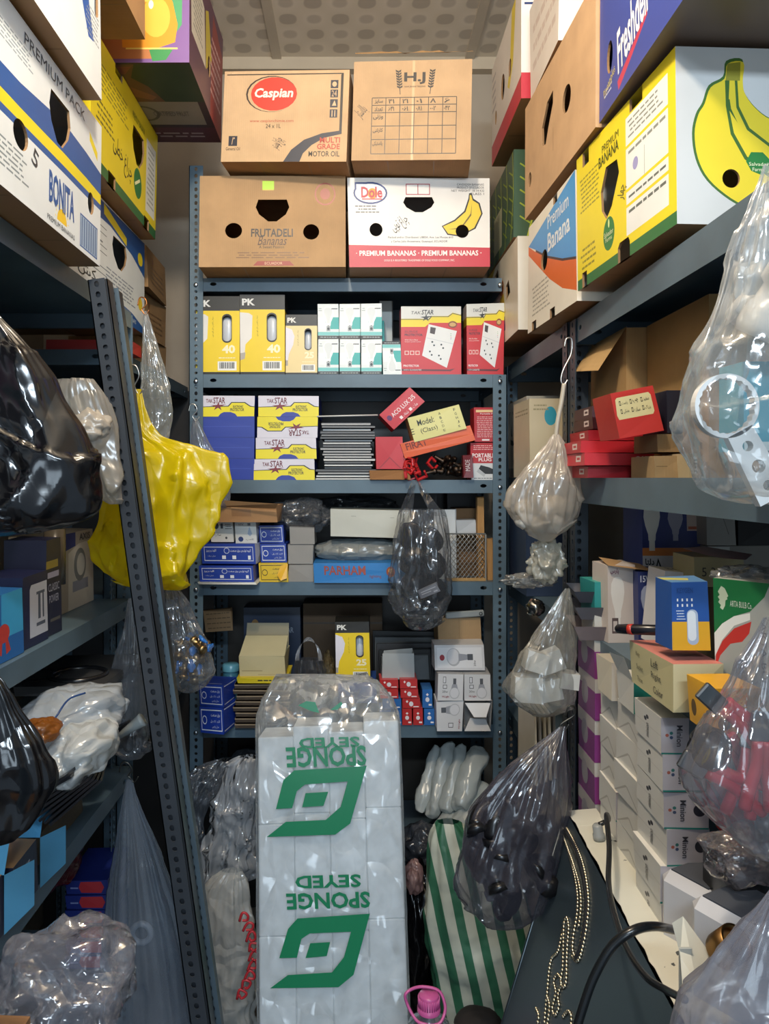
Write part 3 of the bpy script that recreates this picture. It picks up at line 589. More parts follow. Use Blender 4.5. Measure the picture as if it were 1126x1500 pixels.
right('cardboard_carton', 'orange, blue and white banana carton between the yellow carton and the right post', .4055, 1.445, 1.776, .332, .244, .36, rz=-87, base='#e9e2d4', kind='p', seed=14,
      F=[('#3d98dc', [(0, .82), (1, 1), (1, .34), (.75, .42), (.45, .56), (.18, .72)]), (INK, [(1, .34), (.75, .42), (.45, .56), (.18, .72), (.18, .70), (.45, .54), (.75, .40), (1, .32)]), ('#dc6a28', [(1, .32), (.75, .40), (.45, .54), (.15, .72), (0, .82), (0, .74), (.2, .58), (.5, .34), (.75, .18), (1, .08)]), ('hole', E(.38, .55, .07, .09)), ('hole', R(.58, .93, .66, 1)), ('hole', R(.5, 0, .6, .08)), ('hole', R(.1, 0, .2, .08)),
         T('Premium', .46, .78, .88, .90, '#e6eef4', bold=.01), T('Banana', .46, .58, .90, .74, '#e6eef4', bold=.02)] + LINES(.1, .12, .5, .4, 7, '#a8a294'),
      D=underside(), L=('#e9e2d4', []))
right('cardboard_carton', 'plain tan carton with a hand hole leaning above the blue and orange carton', .401, 1.305, 1.78, .594, .253, .34, rz=-88.3, base='#c4a07a', seed=15,
      F=[('hole', [(.31, .42), (.30, .58), (.38, .72), (.47, .74), (.47, .64), (.40, .50), (.36, .40)]), ('hole', E(.66, .50, .055, .10)), ('hole', E(.09, .30, .025, .065)), ('#8c6c48', R(.47, .26, .475, .44))], D=underside())
carton('cardboard_carton', 'white carton with a red foot band, high on the right below the ceiling', 'cardboard box', .36, .39, .27, (.562, 1.772, H + .872), base='#e4dcd8', kind='p', seed=16,
       F=[('#c23444', R(0, 0, 1, .22)), ('#2c3c6c', E(.42, .86, .17, .36)), ('#e4dcd8', E(.42, .86, .15, .32)), ('#2c3c6c', R(.02, .80, .34, .82)), T('PREMIUM', .17, .07, .80, .16, '#f4ece6', bold=.02)],
       L=('#e0d8d0', [('#c23444', R(0, 0, 1, .20)), ('hole', E(.42, .52, .06, .12)), ('hole', E(.16, .40, .03, .07)), ('#e0c838', [(.58, .4), (.66, .55), (.72, 1), (.84, 1), (.76, .5), (.64, .34)]), ('hole', E(.66, .52, .04, .08))] + LINES(.02, .5, .16, .9, 5, '#a0989c')),
       D=underside())
carton('cardboard_carton', 'whitish taped carton crammed under the ceiling at the right', 'cardboard box', .30, .24, .2, (.545, 1.50, H + .852), base='#dcd4cc', kind='p', seed=17, D=underside(), L=LINES(.1, .2, .9, .8, 3, '#c8b8b0'))
leaf = []
for k in range(5):
    u = .1 + .2 * k
    leaf += [('#b8c43c', [(u, 0), (u + .012, 0), (u + .10, .5), (u + .06, 1), (u + .048, 1), (u + .085, .5)])] + [('#98aa34', [(u + .08, .15 * j + .1), (u + .085, .15 * j + .12), (u - .05, .15 * j + .25), (u - .055, .15 * j + .235)]) for j in range(5)]
carton('cardboard_carton', 'dark green carton printed with yellow leaf veins beside the tan carton', 'cardboard box', .33, .40, .222, (.569, 1.96, H + .612), base='#3c5a44', kind='p', seed=18, F=leaf, L=('#4a6450', leaf + [('#c8c4a0', R(.30, .12, .60, .60))]), D=underside())
carton('cardboard_carton', 'dented cream carton with a drawn figure, beside the right end of the back rack', 'cardboard box', .33, .44, .235, (.571, 1.93, H + .372), base='#e2d8c6', kind='p', seed=19, jit=.008, rz=0,
       L=('#e8dcc8', [('hole', [(.30, .72), (.44, .78), (.42, .94), (.32, .90)]), ('hole', [(.66, .46), (.78, .50), (.74, .66), (.66, .62)]), ('#d8b030', [(.0, .75), (.34, 1), (0, 1)]), ('#d08040', E(.52, .66, .07, .09)), ('#d8c040', [(.40, .30), (.62, .34), (.58, .58), (.46, .56)]), ('#304c9c', [(.30, .12), (.60, .14), (.60, .30), (.36, .28)])]),
       F=('#e4e0d6', LINES(.2, .2, .7, .9, 10, '#b4ac9c')), D=underside())
# the cream carton's rim that rests forward on the far bay
# ---------------------------------------------------------------- back rack, shelf by shelf
YB = 2.112
DK = '#26241f'; PKY = '#efcf1c'; TEAL = '#3fb0ac'
def pk(num, yel=PKY, text=None):
    r = ['#e8e8e8', '#c8ccd0']
    sh = [(yel, R(0, .035, 1, .815)), ('#e6e2dc', [(0, .26), (.10, .28), (.12, .38), (.26, .46), (.28, .74), (.20, .77), (0, .78)]) if num == '40' else ('#e4e0ea', [(0, .16), (.06, .18), (.10, .34), (.24, .50), (.28, .64), (.20, .75), (0, .79)]),
          ('#b4aca4', [(0, .18), (.10, .20), (.12, .28), (0, .27)]) if num == '40' else ('#a8a098', R(0, .15, .07, .24)),
          (DK, SLOT(.71, .59, .115, .185)), ('hole', SLOT(.71, .59, .10, .165))] + BARS(.50, .055, .93, .17) + LINES(.52, .20, .90, .23, 1, '#f4ecc0')
    return sh + [T('PK', .05, .865, .34, .95, '#e8e6e0', bold=.04), T(num, .60, .27, .90, .38, '#f6efc8', bold=.04), T(fa('حباب لامپ ال ای دی'), .37, .48, .41, .74, '#3a3418', rot=90)]
def pk_box(label, num, px0, py0, px1, py1, z0, yel=PKY, seed=0):
    o = fb('light_bulb_box', label, 'box', px0, py0, px1, py1, YB, .085, z0, base=DK, kind='p', seed=seed, jit=.001, F=pk(num, yel), L=(yel, [(DK, R(0, .815, 1, 1)), (DK, R(0, 0, 1, .035))]), R=(yel, [(DK, R(0, .815, 1, 1)), (DK, R(0, 0, 1, .035))]), group='yellow and black bulb boxes')
    w = P(px1, 0, YB).x - P(px0, 0, YB).x; h = P(0, py0, YB).z - z0; c = 'tube' if num == '40' else 'r'
    m = MB(); rr = w * .2
    m.lathe([(0, h * .22), (rr * .5, h * .24), (rr * .6, h * .36), (rr, h * .44), (rr, h * .70), (rr * .7, h * .76), (0, h * .78)], mat('#cfd4dc', 'g'), 20, Matrix.Translation((w * .21, .035, 0)))
    m.build('bulb', o); return o
z2 = ZB[1]; z3 = ZB[2]; z4 = ZB[3]; z5 = ZB[4]; z6 = ZB[5]
pk_box('yellow and black bulb box marked 40, partly behind the left rack post', '40', 287, 434, 350.5, 543, z2, seed=1)
pk_box('tall yellow and black bulb box marked 40, second from the left post', '40', 351.5, 432, 417, 543, z2, seed=2)
pk_box('pale yellow bulb box marked 25 beside the teal bulb boxes', '25', 418.5, 461, 464, 545, z2, '#ecd598', seed=3)
def teal_art(flip=False):
    a = [(TEAL, R(0, .28, 1, .62)), ('#f0f4f4', [(.0, .62), (.30, .62), (.45, .28), (.0, .28)]), ('#7ccac8', R(0, .10, 1, .20)), ('#f4f6f6', BULB(.5, .24, .93, .27)), ('#dfe4e4', BULB(.5, .45, .90, .20)), ('#a8adb0', R(.41, .22, .59, .37)), ('#303438', R(.46, .37, .54, .385)), ('#3c4448', E(.5, .29, .06, .04)), (DK, R(0, 0, 1, .095)), ('#303438', R(.66, .85, .95, .875))] + LINES(.1, .03, .9, .07, 1, '#c8d4d4') + LINES(.04, .78, .2, .9, 2, '#98a4a8')
    if flip: a = [(c, [(x, 1 - y) for x, y in p]) for c, p in a]
    return a
ref = None
names = [('left', 'upper'), ('middle', 'upper'), ('right', 'upper'), ('left', 'lower'), ('middle', 'lower'), ('right', 'lower')]
for i in range(6):
    c, r = i % 3, i // 3; x0 = 465.5 + 31.6 * c; zb = z2 + (.0985 if r == 0 else 0)
    fb('light_bulb_box', 'small teal and white bulb box, %s of the %s three' % names[i], 'box', x0, 0, x0 + 30.4, 0, YB + (.004 if r == 0 else 0), .058, zb, base='#e6ecec', kind='p', seed=30 + i, jit=.0012, group='teal and white bulb boxes', F=teal_art(), L=TEAL, R=(TEAL, []), T=[]) if 0 else carton('light_bulb_box', 'small teal and white bulb box, %s of the %s three' % names[i], 'box', .0565, .058, .0965, (P(x0 + 15.2, 0, YB).x, YB + (.003 if r == 0 else 0), zb), base='#e6ecec', kind='p', seed=30 + i, jit=.0012, group='teal and white bulb boxes', F=teal_art(), L=(TEAL, []), R=(TEAL, []))
fb('light_bulb_box', 'single teal and white bulb box standing upside down beside the red protector box', 'box', 560, 500, 587, 549, YB, .058, z2, base='#e6ecec', kind='p', F=teal_art(True), L=(TEAL, []), R=(TEAL, []), group='teal and white bulb boxes')
fb('light_bulb_box', 'teal bulb box half hidden behind the right column of teal boxes', 'box', 556, 470, 563, 548, YB + .065, .06, z2, base=TEAL, kind='p')
fb('paper_packet', 'grey white packet standing at the back of the bulb shelf', 'packet', 556, 441, 574, 548, YB + .15, .01, z2, base='#b8bcb8', kind='p')
STAR = [(.0, .55), (.42, .62), (.50, .95), (.56, .62), (1, .68), (.62, .42), (.70, .0), (.48, .30), (.22, .02), (.32, .40)]
def sub(pts, a, b, c, d): return [(a + (c - a) * x, b + (d - b) * y) for x, y in pts]
def tak_red(narrow=False):
    W = '#e2e4e4'; a = [('#d8d8d2', R(0, .82, 1, 1)), ('#e8d21c', [(0, .70), (.40, .70), (.48, .76), (1, .76), (1, .88), (.86, .91), (.78, .86), (.50, .86), (.46, .82), (0, .82)]), ('#2a2a30', [(0, .815), (.46, .815), (.50, .855), (.78, .855), (.86, .905), (1, .875), (1, .865), (.86, .893), (.79, .845), (.51, .845), (.47, .805), (0, .805)]), ('#2a2a2a', sub(STAR, .32, .78, .52, .90)),
         (W, [(.46, .74), (.93, .64), (.76, .10), (.35, .28)]), ('#c8ccd0', [(.43, .545), (.87, .455), (.868, .445), (.428, .535)]), ('#3c2c2c', [(.49, .70), (.58, .685), (.56, .59), (.48, .61)])]
    for u, v in ((.52, .48), (.67, .44), (.48, .34), (.63, .28)): a += [('#223038', E(u, v, .016, .014, 10)), ('#223038', E(u + .03, v - .05, .016, .014, 10))]
    for k in range(4): a.append((('#30a860', '#30a860', '#d05050', '#5050b0')[k], E(.83, .60 - .025 * k, .008, .006, 6)))
    a += [('#7c3a20', E(.86, .735, .075, .05)), ('#c8a060', E(.86, .735, .055, .03)), ('#5c1c22', [(.0, .085), (.80, .075), (.90, .09), (.82, .05), (0, .055)])]
    for k in range(3): a += [('#e8c8c0', R(.06 + .09 * k, .29, .13 + .09 * k, .35)), ('#c8262c', R(.072 + .09 * k, .30, .118 + .09 * k, .34))]
    return a + [T('TAK', .17, .885, .33, .93, '#1c1c20', shear=.2), T('STAR', .34, .88, .54, .95, '#1c1c20', bold=.02, shear=.2), T('SURGE', .06, .615, .28, .645, '#7c2830', bold=.01), T('PROTECTOR', .06, .565, .36, .60, '#2c2430', bold=.02), T('With Short Base', .06, .50, .28, .52, '#f0dcd8'), T('Volume performance', .06, .47, .33, .49, '#f0dcd8'), T('PROTECTOR', .04, .115, .30, .145, '#f4ecec', bold=.02), T('WITH GUARANTEE', .04, .06, .34, .08, '#f4ecec')]
fb('protector_box', 'large red and yellow surge protector box with a six-hole socket picture', 'box', 587, 449, 675, 551, YB, .07, z2, base='#c8262c', kind='p', seed=5, jit=.001, F=tak_red(), T=('#b8a898', []), group='red surge protector boxes')
fb('protector_box', 'red and yellow surge protector box angled behind the cream carton', 'box', 683, 444, 738, 551, YB, .085, z2, base='#c8262c', kind='p', rz=0, seed=6, F=tak_red(), L=('#9c1c24', [('#d8d8d2', R(0, .82, 1, 1)), ('#c8b61c', R(0, .70, 1, .82))]), group='red surge protector boxes')

def tak_flat(flip=False, low=False):
    a = [('#d9d6e2', R(0, 0, 1, 1)), ('#eadb1e', [(0, 0), (1, 0), (1, .46), (.92, .48), (.82, .66), (.60, .66), (.54, .48), (0, .44)]), ('#20222c', [(0, .44), (.54, .48), (.60, .66), (.82, .66), (.92, .48), (1, .46), (1, .49), (.93, .52), (.83, .70), (.59, .70), (.53, .52), (0, .47)]),
         ('#2c3c9c', [(.36, 0), (.70, 0), (.66, .14), (.58, .22), (.46, .22), (.40, .14)]), ('#7c2430', sub(STAR, .22, .30, .50, .72))]
    t = [('TAK', .14, .66, .26, .84, '#6c2430'), ('STAR', .27, .62, .48, .92, '#6c2430'), ('ELECTRONIC', .62, .42, .80, .54, '#20222c'), ('PROTECTOR', .57, .26, .82, .40, '#20222c')]
    if flip:
        return [(c, [(1 - x, 1 - y) for x, y in p]) for c, p in a] + [T(w, 1 - c_, 1 - d, 1 - a_, 1 - b, k, rot=180, bold=.02) for w, a_, b, c_, d, k in t]
    return a + [T(*q, bold=.02) for q in t]
TB = '#2a3f9e'
SN = ['topmost', 'second from the top', 'second from the bottom', 'lowest']
hs = .0575
for i in range(4):
    z = z3 + hs * (3 - i) * 1.005
    a = P(290, 0, YB).x; b = P(372.5, 0, YB).x
    carton('protector_box', 'flat blue socket box, %s of the blue stack by the left post' % SN[i] if i else 'flat white, yellow and blue protector box on top of the plain blue stack', 'box', b - a, .18, hs, ((a + b) / 2, YB, z), base=TB, kind='p', seed=50 + i, jit=.0012, F=tak_flat() if i == 0 else [('#243688', R(0, 0, 1, .04)), ('#3a50b0', R(.06, .52, .94, .55))], L=(TB, []), group='flat protector boxes')
    x0 = (378.5, 376.5, 374, 371.5)[i]; a = P(x0, 0, YB).x; b = P(x0 + (88.5, 88.5, 89, 89)[i], 0, YB).x
    carton('protector_box', 'flat white and yellow protector box, %s of the right-hand stack%s' % (SN[i], ', upside down' if i == 1 else ''), 'box', b - a, .18, hs, ((a + b) / 2, YB, z), base=TB, kind='p', seed=60 + i, jit=.0012, F=tak_flat(i == 1), group='flat protector boxes')
rr = random.Random(9)
zc = z3 + .0005
pl = None; n = 21
for i in range(n):
    lowr = i < 4; x0 = (462 if lowr else 472) + rr.uniform(-3, 4); x1 = (555 if lowr else 546) + rr.uniform(-4, 4); th = .0058 + rr.uniform(-.001, .0012)
    a = P(x0, 0, YB).x; b = P(x1, 0, YB).x; m = MB()
    lc = rr.choice(('#d4d4d2', '#a8a8a8', '#787878', '#5c5c5e'))
    m.box((-(b - a) / 2, 0, 0), ((b - a) / 2, .17, th), '#3a3838')
    m.box((-(b - a) / 2 - .0005, -.001, .0006), ((b - a) / 2 + .0005, .02, th * .72), lc)
    o = m.build('cover_plate', None, ((a + b) / 2, YB + rr.uniform(0, .012), zc), (0, 0, radians(rr.uniform(-2, 2))))
    tag(o, 'thin boxed plate with a pale edge, piled between the protector boxes and the red boxes', 'flat packet', 'stack of thin flat packets'); zc += th + .0016
tag(MB().tube([P(464, 610, YB), P(553, 608, YB + .02)], .0022, '#d8d8d4', 8).build('white_rod', origin=P(464, 610, YB)), 'thin white rod lying across from the white protector stack to the tilted red box', 'rod')
tag(MB().box((-.07, 0, 0), (.07, .15, .10), '#242424').build('black_box', None, (P(512, 0, 2.3).x, 2.3, z3)), 'black box in the dark behind the thin packets', 'box')

# tilted boxes, rotated in the plane of the view about their lower left corner
def tilt(name, label, cat, pa, pb, h, d, Y=YB, **kw):
    a, b = P(*pa, Y), P(*pb, Y); v = b - a; w = math.hypot(v.x, v.z); ang = math.degrees(math.atan2(v.z, v.x))
    c = (a + b) / 2
    return carton(name, label, cat, w, d, h, (c.x, Y, c.z), ry=-ang, **kw)
RD = '#c52b34'
tilt('bulb_box', 'red box with white lettering tilted up steeply on the other boxes', 'box', (576, 630), (621, 589), .056, .10, 2.09, base=RD, kind='p', F=[('#5c1c5c', E(.12, .55, .06, .14)), ('#f4e8e8', R(.30, .12, .37, .27)), ('#f4e8e8', R(.60, .12, .67, .27)), T('ACO LUX 2/5', .20, .44, .92, .66, '#f4e8e8', bold=.01), T(fa('شفاف'), .40, .12, .55, .28, '#f4e8e8'), T(fa('مات'), .70, .12, .84, .28, '#f4e8e8')], D=('#a88c74', []), R=('#9c242c', []))
fb('red_box', 'plain red box with folded end flaps below the steeply tilted red box', 'box', 550, 640, 590, 687, 2.10, .12, None, base='#c0262e', kind='p', F=[('#9c1c24', [(.08, .02), (.5, .38), (.92, .02), (.86, .02), (.5, .33), (.14, .02)])], T=('#a02028', []))
tilt('class_box', 'pale yellow box with letter columns lying tilted on the orange box', 'box', (606, 648), (682, 628), .068, .09, 2.09, base='#ddd78c', kind='p', T=('#c8c078', []), R=('#b8a860', []), F=[T('Model:', .15, .58, .47, .82, '#26281c', bold=.005), T('(Class)', .17, .22, .49, .46, '#26281c', bold=.005)] + [T(c, .58 + .0 * k, .80 - .17 * k, .62, .90 - .17 * k, '#26281c') for k, c in enumerate('ABCDE')] + [T(c, .87, .80 - .17 * k, .91, .90 - .17 * k, '#26281c') for k, c in enumerate('FGHJK')] + [('#26281c', R(.0, .30 + .1 * k, .05, .33 + .1 * k)) for k in range(3)])
tilt('orange_box', 'narrow orange box sloping under the pale yellow box', 'box', (592, 672), (695, 645), .042, .10, 2.095, base='#dd5f2c', kind='p', F=[T('FIRAT', .06, .48, .36, .92, '#7c2c18', bold=.02), ('#f08048', R(.0, .40, 1, .42))], L=('#e8e0d8', []))
fb('kraft_box', 'flat worn brown box at the shelf edge under the plain red box', 'cardboard box', 541, 689, 600, 707, 2.09, .16, z3 + .001, base='#9c6c40')
# red clips and dark bolts
ROD = [(.30 * x, z) for x, z in ((0, 0),)]
def clip_mb():
    m = MB(); c = mat('#c0282c', 'g')
    m.box((-.016, 0, 0), (.016, .008, .006), c, bev=.001); m.box((-.016, 0, 0), (-.011, .008, .028), c, bev=.001); m.box((.011, 0, 0), (.016, .008, .022), c, bev=.001); m.box((-.016, 0, .022), (.004, .008, .028), c, bev=.001)
    return m
cl = clip_mb().build('plastic_clip'); tag(cl, 'red plastic clip in the heap under the orange box', 'clip', 'heap of red plastic clips')
def bolt_mb():
    m = MB(); c = mat('#4c4038', 'c', rough=.45); m.lathe([(0, 0), (.009, 0), (.009, .007), (.0045, .008), (.0045, .034), (0, .035)], c, 10); return m
bo = bolt_mb().build('bolt'); tag(bo, 'dark steel bolt in the heap beside the red clips', 'bolt', 'heap of dark bolts')
rr = random.Random(12)
for i in range(12):
    p = P(590 + 42 * rr.random(), 704 - 30 * rr.random(), 2.085 + .05 * rr.random()); rt = (rr.uniform(-1, 1), rr.uniform(-2, 2), rr.uniform(-1, 1))
    if i == 0: cl.location = p; cl.rotation_euler = rt
    else: copy_thing(cl, p, rt)
for i in range(16):
    p = P(636 + 40 * rr.random(), 698 - 28 * rr.random(), 2.09 + .05 * rr.random()); rt = (rr.uniform(-2, 2), rr.uniform(-2, 2), 0)
    if i == 0: bo.location = p; bo.rotation_euler = rt
    else: copy_thing(bo, p, rt)
PL = ('#b4262e', LINES(.10, .12, .92, .75, 12, '#e0b0b0', 8) + [('#e8c890', R(.08, .86, .95, .93)), ('#e8d8d8', R(.3, .03, .6, .08)), T('Portable Plug', .25, .78, .92, .84, '#f0e4e4')])
fb('plug_box', 'red box with small print standing against the right rack post', 'box', 694, 597, 730, 648, YB, .06, z3 + .1045, base=PL[0], kind='p', F=PL, group='portable plug boxes')
fb('plug_box', 'red and white portable plug box below the red small-print box', 'box', 689, 649, 727, 703, YB, .06, z3, base=PL[0], kind='p', group='portable plug boxes', F=('#b4262e', [('#cfd2d4', R(0, 0, 1, .45)), ('#1c1c1e', [(.30, .30), (.38, .40), (.70, .34), (.95, .26), (.88, .16), (.55, .16)]), ('#b0b4b8', [(.28, .30), (.55, .16), (.50, .08), (.22, .22)]), T('PORTABLE', .06, .60, .92, .72, '#f0e0e0', bold=.03), T('PLUG', .30, .50, .80, .59, '#f0e0e0', bold=.03)] + LINES(.1, .8, .9, .95, 3, '#e8b8b8') + LINES(.1, .02, .8, .07, 1, '#50545c')))
fb('small_red_box', 'small dark red box lying on the bolts beside the plug box', 'box', 678, 667, 692, 698, 2.085, .02, z3 + .006, base='#6c1c24', kind='p', F=[T('MADE', .2, .3, .7, .8, '#d8c8c8', rot=90)])

# ---- shelf with the blue boxes
BB = '#1d3c9c'
def blue_long():
    return [('#c8d0e4', R(.05, .14, .96, .86)), (BB, R(.06, .18, .95, .82)), ('#c8d0e4', E(.47, .66, .052, .15)), (BB, E(.47, .66, .042, .12)), ('#e4e6ea', R(.38, .24, .45, .42)), ('#e4e6ea', R(.57, .24, .64, .42)), ('#e4e6ea', R(.86, .22, .91, .42)),
            T(fa('گروه تولیدی برق صنعت'), .54, .58, .92, .74, '#e0e4ec', bold=.01), T(fa('کلید و پریز'), .09, .58, .28, .74, '#e0e4ec', bold=.01), T(fa('مدل ساده'), .11, .34, .26, .44, '#c0c8dc')]
def blue_small(c=BB, k='#e0e4ec'):
    return [(k, R(.06, .10, .94, .90)), (c, R(.08, .14, .92, .86)), (k, E(.20, .50, .10, .17)), (c, E(.20, .50, .08, .13)), T(fa('برق صنعت'), .48, .62, .86, .76, k, bold=.01), T(fa('کلید تک پل'), .45, .40, .86, .52, k), T(fa('مدل پارس'), .52, .20, .80, .32, k)]
fb('switch_box', 'long blue switch box, lower of the pair beside the left rack post', 'box', 291, 829, 371, 857, 2.06, .12, z4 + .006, base=BB, kind='p', rz=-3, F=blue_long(), D=('#d8d8d4', []), group='blue and white switch boxes')
fb('switch_box', 'long blue switch box, upper of the pair under the two white boxes', 'box', 294, 797, 374, 826, 2.062, .12, None, base=BB, kind='p', rz=-4, F=blue_long(), R=('#c8ccd4', []), group='blue and white switch boxes')
carton('box_lid', 'white lid tray under the lower long blue box', 'box', .156, .13, .005, (P(332, 0, 2.055).x, 2.055, z4 + .0002), base='#d8d8d0', kind='p', rz=-3)
fb('lamp_box', 'small white lamp box with black symbols, left one under the open kraft box', 'box', 308, 764, 341, 794, 2.08, .07, None, base='#cfcfca', kind='p', rz=0, F=[('#3c4048', E(.25, .78, .12, .15)), ('#3c4048', R(.45, .65, .56, .90)), ('#3c4048', E(.68, .2, .05, .06)), T(fa('سه راه'), .12, .25, .45, .45, '#3c4048')] + LINES(.65, .6, .95, .9, 3, '#50545c'), group='blue and white switch boxes')
fb('lamp_box', 'small white lamp box with a drop symbol, right one under the open kraft box', 'box', 344, 765, 375, 796, 2.08, .07, None, base='#d2d2cd', kind='p', F=[('#9cacc0', [(.58, .45), (.68, .80), (.80, .45), (.69, .32)]), ('#26386c', E(.25, .20, .12, .12)), ('#3c4048', R(.60, .84, .74, .95)), T('VIV', .15, .84, .42, .95, '#3c4048'), T(fa('لامپ'), .5, .12, .85, .24, '#3c4048')], group='blue and white switch boxes')
fb('kraft_box', 'open shallow kraft box with raised lid on top of the small white boxes', 'cardboard box', 306, 741, 405, 765, 2.04, .12, None, base='#a27a52', F=[('#8a6440', R(.33, .35, .62, .85)), ('#c09868', R(.33, .85, .62, .9))], T=('#b08860', []), rz=-2)
m = MB(); m.add([P(306, 742, 2.04), P(404, 745, 2.03), P(408, 738, 2.0), P(330, 733, 2.02)], [[0, 1, 2, 3]], mat('#b08458', 'k')); m.build('kraft_flap', [o for o in bpy.data.objects if o.name.startswith('kraft_box')][-1]).matrix_parent_inverse = Matrix.Translation([o for o in bpy.data.objects if o.name.startswith('kraft_box')][-1].location).inverted()
fb('switch_box', 'small blue switch box topmost of its column of three', 'box', 379, 770, 415, 796, YB, .09, None, base=BB, kind='p', F=blue_small(), group='blue and white switch boxes')
fb('switch_box', 'small blue switch box between the blue one and the yellow one', 'box', 381, 797, 419, 824, YB - .005, .09, None, base=BB, kind='p', F=blue_small(), group='blue and white switch boxes')
y_ = fb('switch_box', 'small yellow switch box with a torn front corner', 'box', 379, 825, 421, 854, YB - .01, .09, z4, base='#dcb822', kind='p', F=blue_small('#dcb822', '#3a3416'))
MB().add([(.02, -.002, .045), (.04, -.002, .05), (.038, -.014, .012), (.022, -.018, .006), (.012, -.01, .02)], [[0, 1, 2, 3, 4]], mat('#e0ac20')).build('torn_flap', y_)
for i, (a, b, c, d) in enumerate(((424, 772, 461, 797), (422.5, 798, 459, 826), (422.5, 827, 459, 854))):
    fb('grey_box', 'plain grey box, %s of the three stacked beside the yellow box' % ('top', 'middle', 'bottom')[i], 'box', a, b, c, d, YB, .10, z4 if i == 2 else None, base='#8e8a84', kind='p', jit=.002, seed=70 + i, group='plain grey boxes', F=[('#6c6862', R(0, .95, 1, 1))])
fb('ceiling_rose_box', 'bright blue box with orange lettering under the wrapped bundle', 'box', 459, 825, 600, 855, 2.085, .16, z4, base='#2c7cc0', kind='p', F=[T('PARHAM', .11, .40, .54, .86, '#a04c3c', bold=.02), T('lighting', .58, .22, .70, .40, '#8c4438'), ('#a04c20', E(.80, .55, .045, .26)), ('#d8a040', E(.80, .60, .025, .13))])
fb('white_box', 'long blank white box lying on the plastic wrapped bundle', 'box', 483, 747, 600, 787, 2.12, .12, None, base='#c4c4b8', kind='p', ry=1.5, F=[('#50504c', R(.26, .75, .32, .76)), ('#50504c', R(.75, .72, .80, .73))], T=('#a8a89c', []))
FLM = film('#c2c6c6', .32, .15, 26, .8, 1, .7)
blob('wrapped_bundle', 'clear plastic wrapped white bundle on the bright blue box', 'plastic wrap', P(528, 806, 2.19), (.125, .06, .033), film('#c8cac4', .62, .2, 22, .8, 1, .6), seed=3, amp=.2)
blob('clear_bag', 'crumpled clear dark bag slumped over the grey boxes', 'plastic bag', P(443, 755, 2.16), (.078, .05, .046), film('#70747a', .5, .12, 24, .9, 1, .9), seed=5, amp=.4, freq=2.6)
blob('clear_bag', 'long dark crumpled plastic behind the blank white box', 'plastic bag', P(520, 742, 2.30), (.12, .04, .03), film('#5c6066', .5, .14, 24, .9, 1, .8), seed=6, amp=.4)
# expanded metal mesh and wooden strips at the right
m = MB(); c = mat('#a8a49c', 'c', rough=.4); a = P(652, 853, YB + .02); b = P(711, 783, YB + .02); w = b.x - a.x; h = b.z - a.z
for i in range(-9, 10):
    for s in (1, -1):
        x0 = i * .012; pts = []
        for t in range(0, 15):
            z = h * t / 14; x = x0 + s * z * .8 + (0 if s > 0 else h * .8 * 1)
            if 0 <= x <= w: pts.append((a.x + x, a.y + (.001 if t % 2 else -.001), a.z + z))
        if len(pts) > 1: m.tube(pts, .0011, c, 5)
for i in range(0): pass
g = tag(m.build('metal_mesh', origin=a), 'expanded metal mesh panel with a light wooden foot, right of the hanging black bag', 'mesh panel')
q = MB().box((0, -.004, 0), (w, .006, .012), mat('#b08c58', 'k')); q.build('wooden_foot', g); MB().box((0, -.002, h), (w, .004, h + .004), mat('#60605c', 'm')).build('frame', g)
MB().box((w - .002, -.002, 0), (w + .002, .002, h), mat('#8c8c88', 'm')).build('frame', g)
for (a, b, c_, d, y, l) in ((699, 728, 709, 853, YB + .04, 'tall upright wooden strip behind the mesh panel'), (713, 790, 722, 853, YB + .03, 'short upright wooden strip against the right rack post')):
    fb('wooden_strip', l, 'wooden strip', a, b, c_, d, y, .02, z4, base='#b08450', kind='k')
fb('paper_packet', 'white paper packet behind the hanging bag, above the mesh', 'packet', 636, 747, 667, 853, YB + .05, .004, z4, base='#c8ccce', kind='p')
fb('foil_packet', 'silver film packet lying above the mesh panel', 'packet', 668, 762, 697, 781, YB + .06, .05, None, base='#b8bcc0', kind='g')
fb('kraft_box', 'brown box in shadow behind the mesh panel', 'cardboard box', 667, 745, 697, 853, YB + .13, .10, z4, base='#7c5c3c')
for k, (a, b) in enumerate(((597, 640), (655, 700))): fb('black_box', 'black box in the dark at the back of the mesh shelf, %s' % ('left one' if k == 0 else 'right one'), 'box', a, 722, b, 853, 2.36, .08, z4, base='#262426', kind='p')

# ---- lowest well lit shelf
fb('label_card', 'kraft card printed with rows of dashes propped at the back left', 'card', 300, 893, 340, 925, 2.30, .01, None, base='#a0805c', ry=-4, F=[x for j in range(4) for x in LINES(.08, .1 + .22 * j, .95, .22 + .22 * j, 1, '#6c5438', j)], rx=0)
fb('blue_box', 'dark blue box with a gold seal at the back of the lowest full shelf', 'box', 357, 890, 440, 1000, 2.36, .08, z5, base='#26344c', kind='p', F=[('#8c6c40', E(.2, .80, .07, .07)), T('KERK STAR', .42, .72, .88, .78, '#8c98a8', bold=.01)])
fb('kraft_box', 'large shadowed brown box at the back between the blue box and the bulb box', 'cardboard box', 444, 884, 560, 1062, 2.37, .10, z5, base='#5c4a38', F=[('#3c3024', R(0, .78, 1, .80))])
o = fb('beige_box', 'worn beige box with open top flaps on the yellow and brown pile', 'box', 350, 961, 417, 993, 2.08, .12, None, base='#b8ac84', kind='p', skip='T', F=[('#8c7c58', R(.05, .30, .5, .33)), ('#8c7c58', R(.4, .14, .95, .16))], rz=0)
bw = P(417, 0, 2.08).x - P(350, 0, 2.08).x; bh = P(0, 961, 2.08).z - P(0, 993, 2.08).z
